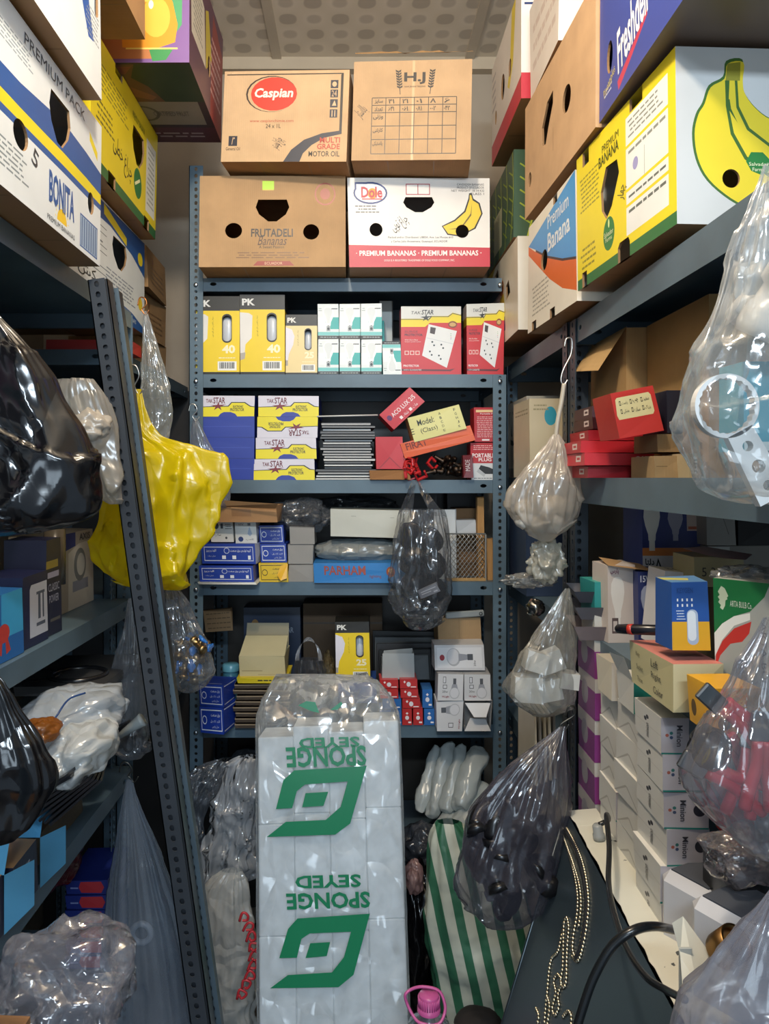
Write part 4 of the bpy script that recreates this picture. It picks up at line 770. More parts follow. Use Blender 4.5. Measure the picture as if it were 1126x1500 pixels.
MB().add([(-bw / 2, 0, bh), (bw / 2, 0, bh), (bw / 2, .10, bh + .035), (-bw / 2 + .004, .10, bh + .035)], [[0, 1, 2, 3]], mat('#c4bc98')).build('flap', o)
MB().add([(-bw / 2, .12, bh), (bw / 2, .12, bh), (bw / 2, .13, bh + .065), (-bw / 2 + .004, .13, bh + .065)], [[0, 1, 2, 3]], mat('#8c8264')).build('flap', o)
zt = o.location.z
stk = 8; hh = (zt - .012 - z5) / stk
for i in range(stk):
    m = MB(); wv = .145 + .006 * math.sin(i * 2.3); x = P(384, 0, 2.08).x + .003 * math.sin(i * 1.7)
    m.box((-wv / 2, 0, 0), (wv / 2, .14, hh * .72), mat('#40352a', 'k')); m.box((-wv / 2 - .001, -.001, hh * .5), (wv / 2 + .001, .03, hh * .72), mat('#8c7c66', 'k'))
    tag(m.build('card_tray', None, (x, 2.075, z5 + hh * i), (0, 0, radians(2 * math.sin(i * 3)))), 'dark brown card sheet edge-on in the pile under the yellow box', 'card sheet', 'pile of brown card sheets')
fb('yellow_box', 'flat yellow box with small print between the beige box and the brown pile', 'box', 347, 993, 421, 1001, 2.065, .13, None, base='#cdb820', kind='p', F=LINES(.4, .2, .95, .8, 1, '#3a3416'), T=('#cdb820', LINES(.4, .1, .95, .5, 3, '#3a3416')))
for i, (a, b, c_, d) in enumerate(((290, 1003, 328, 1035), (291, 1036, 328, 1065))):
    fb('switch_box', 'blue switch box angled at the left end of the lowest full shelf, %s one' % ('upper' if i == 0 else 'lower'), 'box', a, b, c_, d, 2.03, .08, z5 if i else None, base=BB, kind='p', rz=-14, F=blue_small(), R=(BB, [('#c8d0e4', R(.08, .08, .92, .12)), ('#c8d0e4', R(.08, .88, .92, .92))]), T=(BB, [('#c8d0e4', R(.1, .1, .9, .13))]), group='blue and white switch boxes')
jar = MB().lathe([(0, 0), (.026, 0), (.028, .01), (.028, .06), (.022, .072), (.021, .085)], mat('#3c7088', 'g'), 20)
tag(jar.build('plastic_jar', None, (P(338, 0, 2.2).x, 2.2, z5 + .04)), 'round teal plastic jar behind the angled blue boxes', 'jar'); MB().lathe([(.024, .084), (.024, .10), (.02, .104), (0, .104)], mat('#5c98b0', 'g'), 20).build('lid', bpy.data.objects['plastic_jar'])
fb('grey_box', 'grey blue block the teal jar stands on', 'box', 322, 1035, 352, 1062, 2.16, .1, z5, base='#3c4c58', kind='p')
o = fb('light_bulb_box', 'yellow and black bulb box marked 25 on the lower blue box', 'box', 491, 911, 541, 999, 2.10, .085, None, base=DK, kind='p', F=pk('25'), L=(PKY, [(DK, R(0, .815, 1, 1))]), group='yellow and black bulb boxes'); MB().lathe([(0, .03), (.015, .05), (.018, .12), (0, .14)], mat('#cfd4dc', 'g'), 16, Matrix.Translation((.02, .04, 0))).build('bulb', o)
fb('lamp_holder_box', 'dark blue lamp holder box carrying the yellow 25 bulb box', 'box', 495, 1000, 551, 1030, 2.09, .12, None, base='#23478c', kind='p', F=[T('GUARANTEED', .08, .76, .45, .84, '#c0cce0'), T('LAMP HOLDER', .08, .66, .45, .73, '#c0cce0'), T('MADE IN CHINA', .08, .20, .50, .28, '#c0cce0')] + LINES(.7, .2, .95, .36, 2, '#c0cce0'))
fb('black_box', 'black box under the dark blue lamp holder box, mostly behind the sponge pack', 'box', 495, 1031, 552, 1062, 2.12, .1, z5, base='#222226', kind='p')
SM = [(556, 996, 583, 1008.5, '#c02c2c'), (556.5, 1009.5, 583, 1023, '#c02c2c'), (585.5, 995, 611, 1008.5, '#c02c2c'), (586.5, 1009.5, 612, 1022.5, '#c02c2c'), (589, 1023.5, 615, 1037.5, '#b82828'), (560, 1024, 587.5, 1038.5, '#2766ac'), (575, 1039.5, 588, 1063, '#2766ac'), (589, 1038.5, 603, 1063, '#b82828'), (605, 1038.5, 619, 1063, '#b82828'), (618.5, 1010, 633, 1037, '#2766ac'), (621, 1038.5, 636, 1063, '#2766ac'), (556, 1040, 573, 1063, '#2766ac')]
POS = ['top left red', 'second red from the top at the left', 'top right red', 'second red from the top at the right', 'third red from the top at the right', 'blue under the left reds', 'upright blue at the bottom left, inner one', 'upright red at the bottom, left one', 'upright red at the bottom, right one', 'upper upright blue at the right', 'lower upright blue at the right', 'lowest left blue, partly behind the sponge pack']
for (a, b, c_, d, col), l in zip(SM, POS):
    wide = (c_ - a) > (d - b)
    fb('small_starter_box', l + ' small starter box of the cluster', 'box', a, b, c_, d, 2.10, .07, z5 if d >= 1063 else None, base=col, kind='p', jit=.0006, group='small red and blue boxes',
       F=[('#e4e0e4', E(.5, .45, .12 if wide else .2, .26 if wide else .13)), ('#f0e8e8', [(.2, .7), (.27, .85), (.34, .7), (.27, .55)]) if wide else ('#f0e8e8', [(.35, .72), (.5, .80), (.65, .72), (.5, .64)]), ('#f0e8e8', R(.62, .12, .92, .22))], T=('#d05050' if col[1] != '2' else '#3c7cc0', []))
m = MB(); 
o = fb('paper_tray', 'crumpled grey white paper tray standing on the small red boxes', 'paper tray', 561, 958, 604, 995, 2.12, .06, None, base='#a8acac', kind='p', skip='T', jit=.006, seed=3)
for k in range(5): fb('dark_booklet', 'grey edged dark booklet leaning behind the paper tray', 'booklet', 546 + 3 * k, 925 + 9 * k, 640 - 3 * k, 996, 2.30 - .03 * k, .006, None, base=('#2c2e30', '#585c5e', '#3c3e42')[k % 3], kind='p', group='dark booklets behind the paper tray', rz=3 * k - 6)
def lampart(rot=0): return []
def bw_art(h=False):
    if h: a = [('#e4e4e6', R(.05, .1, .95, .9)), ('#b4b6ba', E(.38, .52, .14, .36)), ('#d4d4d8', E(.37, .54, .12, .31)), ('#9a9ca4', [(.48, .66), (.66, .62), (.66, .42), (.48, .36)]), ('#55585e', R(.66, .40, .77, .64))]; return a + [('#a03c44', E(.15, .50, .05, .12)), T('20w', .78, .16, .82, .40, '#26282c', rot=90)]
    a = [('#55585e', R(.60, .62, .72, .84)), ('#9a9ca4', [(.57, .62), (.75, .62), (.80, .42), (.52, .42)]), ('#b4b6ba', E(.66, .28, .20, .22)), ('#d4d4d8', E(.66, .29, .17, .19)), ('#3c3e44', R(.20, .45, .36, .60)), ('#d8d8dc', R(.22, .47, .34, .58)), ('#3c3e44', R(.20, .66, .32, .9)), ('#d8d8dc', R(.215, .68, .30, .88))]
    return a + [T('20w', .18, .30, .40, .38, '#26282c'), T('Hi.Light', .18, .10, .46, .19, '#8c2430', bold=.02)]
WB = '#d2d2d4'
fb('light_bulb_box', 'long white bulb box lying across the four square ones', 'box', 636, 945, 709, 982, 2.07, .07, None, base=WB, kind='p', F=bw_art(True), group='white bulb boxes')
fb('light_bulb_box', 'white bulb box in the upper pair, left one', 'box', 641, 987, 679, 1026, 2.05, .07, None, base=WB, kind='p', F=bw_art(), T=('#a8a8aa', []), group='white bulb boxes', seed=7)
fb('light_bulb_box', 'white bulb box in the upper pair, right one next to the rack post', 'box', 681, 987, 719, 1026, 2.05, .07, None, base=WB, kind='p', F=bw_art(), T=('#a8a8aa', []), group='white bulb boxes', seed=8)
fb('light_bulb_box', 'white bulb box in the lower pair, left one with the bulb printed sideways', 'box', 640, 1027, 678, 1068, 2.05, .07, z5, base=WB, kind='p', F=[('#55585e', R(.18, .62, .36, .80)), ('#9a9ca4', [(.36, .60), (.56, .56), (.56, .86), (.36, .82)]), ('#b4b6ba', E(.68, .71, .2, .2)), ('#d4d4d8', E(.68, .71, .17, .17)), ('#3c3e44', R(.45, .12, .64, .28)), ('#d8d8dc', R(.47, .14, .62, .26)), T('Hi.Light', .84, .08, .91, .40, '#8c2430', rot=90, bold=.02)], group='white bulb boxes', seed=9)
o = fb('light_bulb_box', 'open white bulb box in the lower pair, its end flap hanging out', 'box', 680, 1027, 719, 1068, 2.05, .07, z5, base=WB, kind='p', skip='F', group='white bulb boxes', seed=10)
w = .0705; h = .075
MB().add([(-.034, 0, h), (.034, 0, h), (.020, -.014, h * .55), (-.012, -.014, h * .55)], [[0, 1, 2, 3]], mat('#dcdcde')).build('flap', o)
MB().add([(-.035, 0, 0), (.035, 0, 0), (.022, .015, .03), (-.018, .015, .03)], [[0, 1, 2, 3]], mat('#c0c0c2')).build('flap', o)
MB().add([(-.03, .045, 0), (.03, .045, 0), (.03, .045, .07), (-.03, .045, .07)], [[0, 1, 2, 3]], mat('#8c8a88')).build('divider', o)
fb('kraft_box', 'small kraft box on top of the long white bulb box', 'cardboard box', 641, 905, 704, 944, 2.14, .10, None, base='#a88a64', F=[('#6c5436', E(.56, .0, .04, .08)), ('#94764e', R(.49, 0, .50, 1))])
tag(MB().box((-.055, 0, 0), (.052, .012, .018), mat('#9aa0a0', 'm'), bev=.003).build('metal_strip', None, P(682, 905, 2.13)), 'grey metal strip with a hole lying on the small kraft box', 'metal strip'); MB().lathe([(.003, 0), (.005, 0), (.005, .001), (.003, .001)], '#2c2c2c', 10, Matrix.Translation((.042, -.0015, .009)) @ Matrix.Rotation(pi / 2, 4, 'X')).build('hole_rim', bpy.data.objects['metal_strip']); bpy.data.objects['metal_strip'].rotation_euler = (0, radians(-4), 0)
t = MB(); a, b = P(396, 1034, 2.02), P(438, 1062, 2.12); t.tube([a, b], .017, mat('#b8926a', 'k'), 20, cap=False); t.tube([a, b], .012, mat('#8c6a48', 'k'), 20, cap=False)
d = (b - a).normalized(); 
ring = []; 
tag(t.build('cardboard_tube', origin=a), 'brown cardboard roll core poking out above the sponge pack', 'cardboard tube')
blob('clear_bag', 'bag of small brass fittings behind the dark handled bag', 'plastic bag', P(480, 995, 2.2), (.022, .03, .075), film('#8c7c58', .5, .15, 30, 1, 1, 1), seed=14, amp=.25)
# bottom shelf, mostly in shadow
fb('blue_box', 'bright blue flat box at the front of the bottom shelf, left of the sponge pack', 'box', 345, 1236, 395, 1250, YB, .2, z6 + .0, base='#2458a8', kind='p')
blob('grey_bag', 'dark crumpled bag on the bottom shelf beside the sponge pack', 'plastic bag', P(360, 1150, 2.3), (.09, .07, .10), film('#50565e', .75, .2, 14, .9, 1, .6), seed=15, amp=.3)
# ---------------------------------------------------------------- right rack, middle shelf
RED = '#b8222c'
for i, (px, y0, y1, Y, col, txt) in enumerate(((861, 683, 700, 1.39, RED, 'NI'), (856, 664, 681.5, 1.375, '#c8303a', 'OKLI'), (851, 646, 663, 1.39, RED, 'OKI'), (862, 629, 645, 1.40, '#a01c28', ''), (868, 612, 628, 1.42, '#3c1c24', ''), (868, 594, 611, 1.43, '#44242c', ''))):
    nm = ('lowest red flat box of the pile at the right post', 'second red flat box up the pile at the right post', 'third red flat box up the pile, with a bent side', 'fourth red flat box, under the two dark ones', 'dark maroon flat box, lower of the two', 'dark maroon flat box on top of the red pile')[i]
    art = [T(txt, .72, .2, .98, .8, '#d8d0d0', bold=.03)] if txt else [('#a08088', R(.5, .4, .7, .5)), ('#c8b0b4', R(.6, .55, .8, .65))]
    fb('flat_box', nm, 'box', px, y0, 958, y1, Y, .12, H + .0001 if i == 0 else None, base=col, kind='p', jit=.0015, seed=80 + i, F=art, L=(col, [('#e0d4d0', R(.55, .3, .8, .8)), (col, R(.6, .45, .75, .65))]), group='pile of flat boxes on the right middle shelf')
tilt('red_box', 'red box with a pale check-box label lying tilted on the flat boxes', 'box', (906, 643), (970, 631), .074, .09, 1.24, base='#c03028', kind='p', F=[('#d8cc98', [(.08, .40), (.05, .50), (.08, .84), (.12, .88), (.86, .88), (.90, .82), (.90, .46), (.86, .40)])] + [x for j in (0, 1) for k in (0, 1, 2) for x in (('#2c2820', R(.15 + .25 * k, .70 - .18 * j, .19 + .25 * k, .80 - .18 * j)), ('#d8cc98', R(.16 + .25 * k, .72 - .18 * j, .18 + .25 * k, .78 - .18 * j)), T(fa(('راست', 'چپ', 'سفید', 'مشکی', 'ساده', 'بزرگ')[j * 3 + k]), .21 + .25 * k, .70 - .18 * j, .34 + .25 * k, .79 - .18 * j, '#2c2820'))], R=('#8c1c20', []), T=('#b8a088', []))
fb('navy_box', 'dark navy box with a pink label next to the tilted red box', 'box', 976, 572, 1050, 634, 1.255, .10, None, base='#1c2030', kind='p', F=[('#d8b8b8', R(.40, .52, .90, .80)), T(fa('راه پله'), .48, .56, .84, .74, '#8c2430')])
o = fb('cardboard_carton', 'open kraft carton with a bent flap standing behind the red boxes', 'cardboard box', 918, 478, 1028, 700, 1.42, .22, H + .0002, base='#b08c5a', F=[('#7c5c38', R(.52, 0, .535, 1))], seed=31)
w = P(1028, 0, 1.42).x - P(918, 0, 1.42).x; h = P(0, 478, 1.42).z - H
MB().add([(-w / 2, 0, h), (-w / 2, .2, h), (-w / 2 - .05, .17, h - .06), (-w / 2 - .05, .01, h - .08)], [[0, 1, 2, 3]], mat('#c09c68', 'k')).build('flap', o)
fb('cardboard_carton', 'tall kraft carton behind the clear bag at the right edge', 'cardboard box', 1040, 430, 1200, 700, 1.16, .25, H + .0002, base='#a4804e', seed=32)
fb('kraft_box', 'small kraft box below the navy box', 'cardboard box', 958, 668, 1005, 699, 1.24, .10, H + .0002, base='#a88c64', F=[('#7c6444', R(.05, .5, .4, .54))])
fb('label_box', 'small cream box with a printed sticker below the navy box', 'box', 1008, 664, 1075, 699, 1.20, .10, H + .0002, base='#b8a888', kind='p', F=[('#d8d8d4', R(.05, .15, .7, .85))] + LINES(.1, .2, .65, .8, 4, '#3c4c48'))
fb('kraft_box', 'kraft box between the small boxes and tilted red box', 'cardboard box', 962, 636, 1070, 662, 1.255, .10, None, base='#8c7450')
# far bay
right('bulb_carton', 'tall white box printed with the number 50 behind the hanging white bag', .452, 2.04, 2.28, .001, .215, .2, base='#c4c0b4', kind='p', F=[T('50', .15, .42, .85, .72, '#26282c', bold=.04), T('PLAST', .1, .82, .5, .88, '#4c4844'), ('#8c8c88', R(0, .0, 1, .12))], R=('#a8a498', []))
fb('lamp_carton', 'beige lamp box with a teal dot beside the box numbered 50', 'box', 775, 584, 832, 700, 1.80, .17, H + .001, base='#bcae90', kind='p', F=[('#2c8ca0', E(.55, .78, .16, .12)), ('#a09470', E(.55, .30, .16, .16))] + LINES(.1, .84, .5, .94, 2, '#8c8464'), L=('#c8bea4', LINES(.1, .8, .9, .9, 2, '#8c8464')))
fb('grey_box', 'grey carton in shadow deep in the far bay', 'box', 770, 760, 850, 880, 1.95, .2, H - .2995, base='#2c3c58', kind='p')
for k in range(5): fb('thin_board', 'pale thin board standing upright behind the hanging bags in the far bay', 'board', 782 + 7 * k, 1046, 786 + 7 * k, 1200, 1.70 + .01 * k, .16, H - .679, base=('#c8c0ac', '#8c8880', '#b4aa94')[k % 3], kind='p', group='pale boards standing in the far bay')
# ---------------------------------------------------------------- right rack, shelf below
def trayb(px0, py0, px1, py1, Y, z, col, label):
    a, b = P(px0, py1, Y), P(px1, py0, Y); m = MB(); c = mat(col, 'p'); w = b.x - a.x; h = b.z - a.z; t = .0015
    for s in (0, -t): m.add([(-w / 2, 0, s), (w / 2, 0, s), (w / 2, .10, s), (-w / 2, .10, s), (-w / 2 - .012, -.012, h + s), (w / 2, -.012, h * 1.05 + s), (w / 2, .11, h + s), (-w / 2 - .012, .11, h + s)], [[0, 1, 2, 3], [0, 4, 5, 1], [3, 2, 6, 7], [0, 3, 7, 4]], c)
    return tag(m.build('paper_tray', None, ((a.x + b.x) / 2, Y, z), (0, 0, radians(-8))), label, 'paper tray', 'grey folded trays on the right lower shelf')
trayb(850, 905, 900, 925, 1.42, H - .298, '#8c7c7c', 'lowest grey pink folded tray at the corner of the right lower shelf')
trayb(852, 885, 902, 903, 1.43, H - .262, '#6c6a70', 'middle grey folded tray at the corner of the right lower shelf')
trayb(850, 868, 900, 884, 1.44, H - .232, '#54545c', 'top grey folded tray at the corner of the right lower shelf')
o = fb('lamp_box', 'white lamp box with its kraft flap standing open, leftmost of the bulb boxes', 'box', 889, 828, 932, 942, 1.40, .07, H - .2995, base='#d0c4bc', kind='p', F=[('#e8e4de', BULB(.35, .18, .85, .24)), ('#5c4c4c', R(.14, .12, .36, .32)), ('#d0c4bc', R(.18, .15, .32, .28)), T(fa('پارس'), .10, .88, .40, .96, '#7c2c50', bold=.02)], R=('#a8a8b0', []), rz=4)
MB().add([(-.03, -.012, .142), (.05, -.02, .132), (.055, .05, .138), (-.02, .06, .15)], [[0, 1, 2, 3]], mat('#b08c60', 'k')).build('flap', o)
fb('lamp_box', 'dark blue 15W bulb box between two white lamp boxes', 'box', 934, 838, 970, 948, 1.38, .07, H - .2995, base='#28346c', kind='p', F=[('#a8b0c8', BULB(.45, .20, .82, .34)), ('#c87838', [(.6, .66), (1, .58), (1, .61), (.6, .69)]), T('15W', .10, .86, .62, .95, '#d8dce8', bold=.02)])
o = fb('lamp_box', 'white lamp box with red and blue lettering leaning at the middle of the shelf', 'box', 962, 838, 1010, 950, 1.30, .07, None, base='#d8d8dc', kind='p', ry=6, F=[('#eef0f0', BULB(.5, .14, .72, .30)), T(fa('پارس'), .30, .70, .85, .84, '#b02c34', bold=.03), T('5w', .10, .16, .28, .26, '#303438')], T=('#d8d4c0', [T('BY', .3, .3, .6, .7, '#303438')]))
dl = fb('lamp_box', 'tall blue and orange bulb carton with white foot, at the back of the shelf', 'box', 940, 732, 1034, 836, 1.48, .10, None, base='#262f68', kind='p',
   F=[('#c87040', R(0, .93, 1, .99)), ('#d8803c', R(0, .20, 1, .32)), ('#d0cccc', R(0, 0, 1, .21)), ('#dcd8cc', BULB(.15, .28, .96, .13)), ('#a09ca8', BULB(.52, .42, .86, .12)), ('#262f68', R(.335, .33, .34, .92)), ('#c0a898', R(.70, .56, .88, .82)), ('#b05c3c', R(.72, .58, .86, .62)), T(fa('دلتا'), .04, .08, .18, .17, '#1c1c1c', bold=.03), T('DELTA', .04, .02, .18, .06, '#1c1c1c', bold=.02), ('#1c1c1c', [(.20, .03), (.24, .18), (.30, .03), (.27, .03), (.245, .12), (.22, .03)]), T('CE', .56, .08, .66, .14, '#8c8888')], L=('#30408c', []))
fb('grey_box', 'plain box carrying the tall blue and orange bulb carton', 'box', 938, 838, 1040, 915, 1.49, .10, H - .2995, base='#54504c', kind='p')
fb('white_box', 'grey white carton at the back between the blue carton and the dark', 'box', 1034, 736, 1076, 799, 1.44, .12, None, base='#9c9890', kind='p', F=[('#5c5850', [(.5, .8), (.52, .8), (.78, .25), (.76, .25)])])
fb('white_box', 'grey carton with a small sticker under the grey white one', 'box', 1036, 800, 1130, 935, 1.45, .12, H - .2995, base='#8c8880', kind='p', F=[('#c8c8c0', R(.02, .86, .35, .99)), T('B55', .06, .89, .25, .96, '#30302c')])
fb('black_box', 'black carton at the back right of the bulb shelf', 'box', 1080, 738, 1180, 799, 1.45, .12, None, base='#1c1c1e', kind='p')
o = fb('beige_box', 'small beige box with a pencilled number below a pink sheet', 'box', 1016, 816, 1090, 860, 1.26, .08, None, base='#a8a078', kind='p', F=[T('5 3', .15, .35, .42, .65, '#34322c')])
pm = MB(); n = 10; V = []
for i in range(n + 1):
    t = i / n; V += [P(1000 + 92 * t, 803 + 17 * t - 4 * sin(pi * t) * -1, 1.18), P(1030 + 72 * t, 800 + 12 * t, 1.30)]
tag(pm.add(V, [[2 * i, 2 * i + 2, 2 * i + 3, 2 * i + 1] for i in range(n)], mat('#d8a8a0'), True).build('paper_sheet', origin=P(1046, 808, 1.22)), 'curved pink paper sheet lying on the small beige box', 'paper')
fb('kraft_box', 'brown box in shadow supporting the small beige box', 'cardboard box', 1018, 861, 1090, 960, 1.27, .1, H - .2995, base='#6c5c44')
gb = fb('lamp_box', 'blue and yellow bulb box standing on the cream word-label box', 'box', 983, 853, 1038, 953, 1.0, .05, None, base='#2454a0', kind='p', F=[('#e0a828', R(0, 0, 1, .42)), ('#a8b8d0', SLOT(.55, .34, .15, .26)), ('#dfe6ec', SLOT(.53, .36, .11, .22)), T('KEYGEN', .14, .84, .58, .92, '#1c4484', bold=.02)] + [('#e8ecf0', R(.14 + .13 * k, .64 + .08 * j, .18 + .13 * k, .68 + .08 * j)) for k in range(4) for j in (0, 1)] + LINES(.12, .44, .36, .6, 4, '#c8d0e0'), T=('#5c88b8', [('#c8c060', [(0, .5), (.6, .3), (.7, .6), (0, .9)])]), R=('#1c4484', [('#c88c20', R(0, 0, 1, .42))]))
right('label_box', 'cream box with words Left, Right and Color on its side, at the shelf edge', .405, .985, 1.135, -.299, .060, .062, base='#c4bc90', kind='p', F=[T('Left', .52, .68, .68, .86, '#34342c'), T('Right', .52, .40, .74, .58, '#34342c'), T('Color', .56, .12, .78, .28, '#34342c'), T('Key', .16, .70, .26, .84, '#5c5a48'), T('Socket', .16, .42, .32, .54, '#5c5a48'), T('Three', .16, .14, .30, .26, '#5c5a48')], L=('#b8ae80', []), T=('#c87c70', []), R=('#c8bc94', []))
right('yellow_box', 'small yellow box with dark dots beside the cream word-label box', .412, .885, .955, -.299, .056, .05, base='#dca424', kind='p', F=[('#5c4418', E(.2, .35, .10, .18)), ('#5c4418', E(.75, .65, .06, .06))], R=('#d89c20', [('#5c4418', E(.2, .3, .14, .14))]))
carton('lamp_carton', 'green, white and red lamp carton with a hand hole at the right edge', 'box', .078, .085, .17, (.465 + .0207, 1.0 - .0331, H - .2995), rz=-58, base='#9ca09c', kind='p',
   F=[('#1c6c3c', [(0, 1), (0, .58), (.14, .66), (.35, .73), (.62, .78), (.86, .90), (.95, 1)]), ('#d8dcd8', [(0, .58), (.14, .66), (.35, .73), (.62, .77), (.62, .72), (.35, .66), (.14, .54), (.02, .42), (0, .40)]), ('#b83430', [(.02, .42), (.14, .53), (.35, .64), (.64, .71), (.60, .62), (.48, .55), (.28, .52), (.10, .42), (0, .30)]), ('hole', SLOT(.46, .34, .10, .08)), ('#b8c8b0', [(.08, .90), (.14, .945), (.20, .93), (.26, .875), (.235, .862), (.245, .85), (.21, .84), (.20, .80), (.16, .765), (.11, .78), (.13, .80), (.08, .82), (.11, .84), (.075, .86), (.11, .875)]), T('ARTA BULB Co.', .29, .80, .66, .845, '#c8d4c4'), T('ARTA BULB', .80, .20, .88, .72, '#2c302c', rot=-90)] + LINES(.05, .20, .30, .23, 1, '#5c605c'), T=('#b0b4b0', []), L=('#8c908c', []))
blob('clear_bag', 'shiny crumpled clear film lying on the green lamp carton', 'plastic wrap', P(1100, 846, 1.02), (.045, .04, .014), film('#a8acb0', .4, .08, 30, 1.2, 1, 1.2), seed=21, amp=.5)
pn = MB(); a, b = P(902, 921, 1.14), P(986, 924, 1.07)
dv = b - a
pn.tube([a, a + dv * .04, a + dv * .2, a + dv], [.004, .0068, .0075, .0075], mat('#14141c', 'g'), 14); pn.tube([a + dv * .24, a + dv * .32], .0078, mat('#b83428', 'g'), 14)
tag(pn.build('marker_pen', origin=a), 'black marker pen with a red ring lying across the cream word-label box', 'pen')
# ---------------------------------------------------------------- white bulb boxes piled on the bottom shelf
TG = '#1f7c74'
rr = random.Random(4)
def minion(seed):
    return dict(F=('#d9d8d2', [('#b4b2aa', [(.0, .0), (.04, 0), (.5, .46), (.5, .50), (.46, .50)]), ('#b4b2aa', [(1, 0), (.96, 0), (.5, .46), (.5, .50), (.54, .50)])] if seed % 2 else [('#c8c6bf', R(0, .48, 1, .5)), T('minion', .44, .15, .56, .55, '#34343c', rot=90), ('#34343c', E(.5, .72, .05, .06)), ('#34343c', E(.42, .64, .05, .06))]),
                R=('#b9b4ba', [('#30303a', E(.80, .52, .14, .17)), (TG, R(0, 0, 1, .045)), T('Minion', .36, .22, .50, .80, '#34343c', rot=-90, bold=.01), ('#a85c4c', E(.14, .52, .04, .045)), ('#34706c', E(.24, .58, .04, .045)), ('#3c4c6c', E(.24, .46, .04, .045))]),
                T=('#dcdad4', []))
cnt = 0; nn = ('lowest', 'second from the bottom', 'third from the bottom', 'fourth from the bottom', 'fifth from the bottom', 'sixth from the bottom', 'seventh from the bottom')
for cname, y0, y1, X, rows, hh, z0 in (('nearest', 1.045, 1.150, .418, 7, .0505, -.679), ('middle', 1.165, 1.275, .430, 6, .0505, -.665), ('farthest', 1.290, 1.385, .438, 6, .0510, -.679)):
    for k in range(rows):
        carton('light_bulb_box', 'white and teal bulb box, %s in the %s column of the pile' % (nn[k], cname), 'box', y1 - y0 - .002, .058, hh * .985, (X + rr.uniform(-.004, .004), (y0 + y1) / 2, H + z0 + hh * k + .001), rz=-90 + rr.uniform(-1.5, 1.5), base='#d9d8d2', kind='p', jit=.0015, seed=cnt, group='pile of white and teal bulb boxes', **minion(cnt + k)); 
        if k % 2 == 0:
            o = bpy.data.objects[-1] if False else [q for q in bpy.data.objects if q.name.startswith('light_bulb_box')][-1]
        cnt += 1
fb('cardboard_carton', 'low carton under the middle column of white bulb boxes', 'cardboard box', 905, 1350, 960, 1390, 1.17, .1, H - .6795, base='#54483c', seed=3) if 0 else None
for k in range(5):
    carton('lamp_box', 'purple and white lamp box, %s of the stack at the dark post' % ('lowest', 'second', 'third', 'fourth', 'topmost')[k], 'box', .105, .07, .0765, (.442, 1.475, H - .679 + .077 * k), rz=-90, base='#8c3c84', kind='p', jit=.001, seed=k, group='purple and white lamp boxes', F=('#7c3478', [('#b8b0ac', R(0, .68, 1, 1)), ('#a098a0', E(.4, .5, .2, .3))]), R=('#8c3c84', [('#c8c4bc', R(0, .66, 1, 1)), ('#c8c4bc', R(.62, .05, .86, .5)), ('#d8b8d4', R(.15, .2, .3, .3))]))
o = carton('lamp_box', 'teal and white lamp box on top of the purple stack', 'box', .085, .07, .098, (.442, 1.47, H - .679 + .387), rz=-90, base='#2a8c8c', kind='p', F=('#2a8c8c', [('#c8ccc8', R(0, 0, 1, .36))]), R=('#2a8c8c', [('#d0d2ce', R(0, 0, 1, .40)), ('#b0b0a8', R(.5, .5, .9, .88)), T('BULB', .5, .14, .9, .26, '#30383c')]), T=('#3c9c98', []))
for k, (x, y, z, h, d) in enumerate(((.427, 1.325, -.373, .075, .05), (.440, 1.335, -.297 - .05, .0, .0))):
    if h: carton('lamp_box', 'cream box with a maroon side on top of the far column of white boxes', 'box', .075, .10, .062, (x, y, H - .372), rz=-90, base='#d4ccb8', kind='p', F=('#dcd4c0', []), R=('#70283c', [('#c8c0b4', R(.0, 0, .22, 1)), ('#b87c88', R(.3, .1, .42, .9))]), T=('#b8b0a0', []))
ob = carton('light_bulb_box', 'white bulb box with its teal lined lid flap standing open on the pile', 'box', .07, .058, .05, (.425, 1.215, H - .361), rz=-90, base='#d9d8d2', kind='p', F=('#d9d8d2', []), R=(TG, [])); MB().add([(-.035, 0, .05), (.035, 0, .05), (.03, -.012, .085), (-.03, -.015, .08)], [[0, 1, 2, 3]], mat('#e0dfda')).build('flap', ob)
# white plastic housings with grey tops
def housing(label, X, Y, z0, h, w, seed):
    m = MB(); m.box((-w / 2, 0, 0), (w / 2, w * .95, h), mat('#c4c4c8', 'g'), bev=.012)
    o = m.build('plastic_housing', None, (X, Y, H + z0), (0, 0, radians(-62))); MB().box((-w / 2 + .014, .012, h), (w / 2 - .014, w * .95 - .012, h + .002), mat('#4c5058', 'g')).build('grey_cover', o)
    return tag(o, label, 'plastic housing', 'white housings with grey covers')
housing('white plastic housing with a grey top, farther of the pair by the box pile', .425, 1.00, -.679, .155, .085, 1)
housing('white plastic housing with a grey top, nearer of the pair by the box pile', .415, .875, -.679, .185, .095, 2)
blob('red_bag', 'orange red plastic bag behind the white housings', 'plastic bag', (.53, 1.02, H - .44), (.05, .05, .07), film('#c8342c', .85, .2, 20, .8, 1, .6, .1), seed=33, amp=.3)
blob('clear_bag', 'shiny crumpled clear packet in front of the red bag', 'plastic bag', (.475, .93, H - .455), (.05, .035, .032), film('#a8a0a4', .35, .06, 26, 1.3, 1, 1.3), seed=34, amp=.45)
fb('black_box', 'black device behind the nearer white housing', 'device', 1075, 1290, 1150, 1345, .92, .08, None, base='#1c1c1e', kind='g')
m = MB(); m.lathe([(.018, 0), (.019, .004), (.018, .03), (.015, .03), (.014, .02), (.0148, .016), (.014, .012), (.0148, .008), (.0125, .002)], mat('#8c6c44', 'c', rough=.35), 28)
tag(m.build('brass_ring', None, P(1056, 1395, .84), (radians(35), radians(20), 0)), 'short threaded brass pipe ring below the nearer white housing', 'pipe fitting')

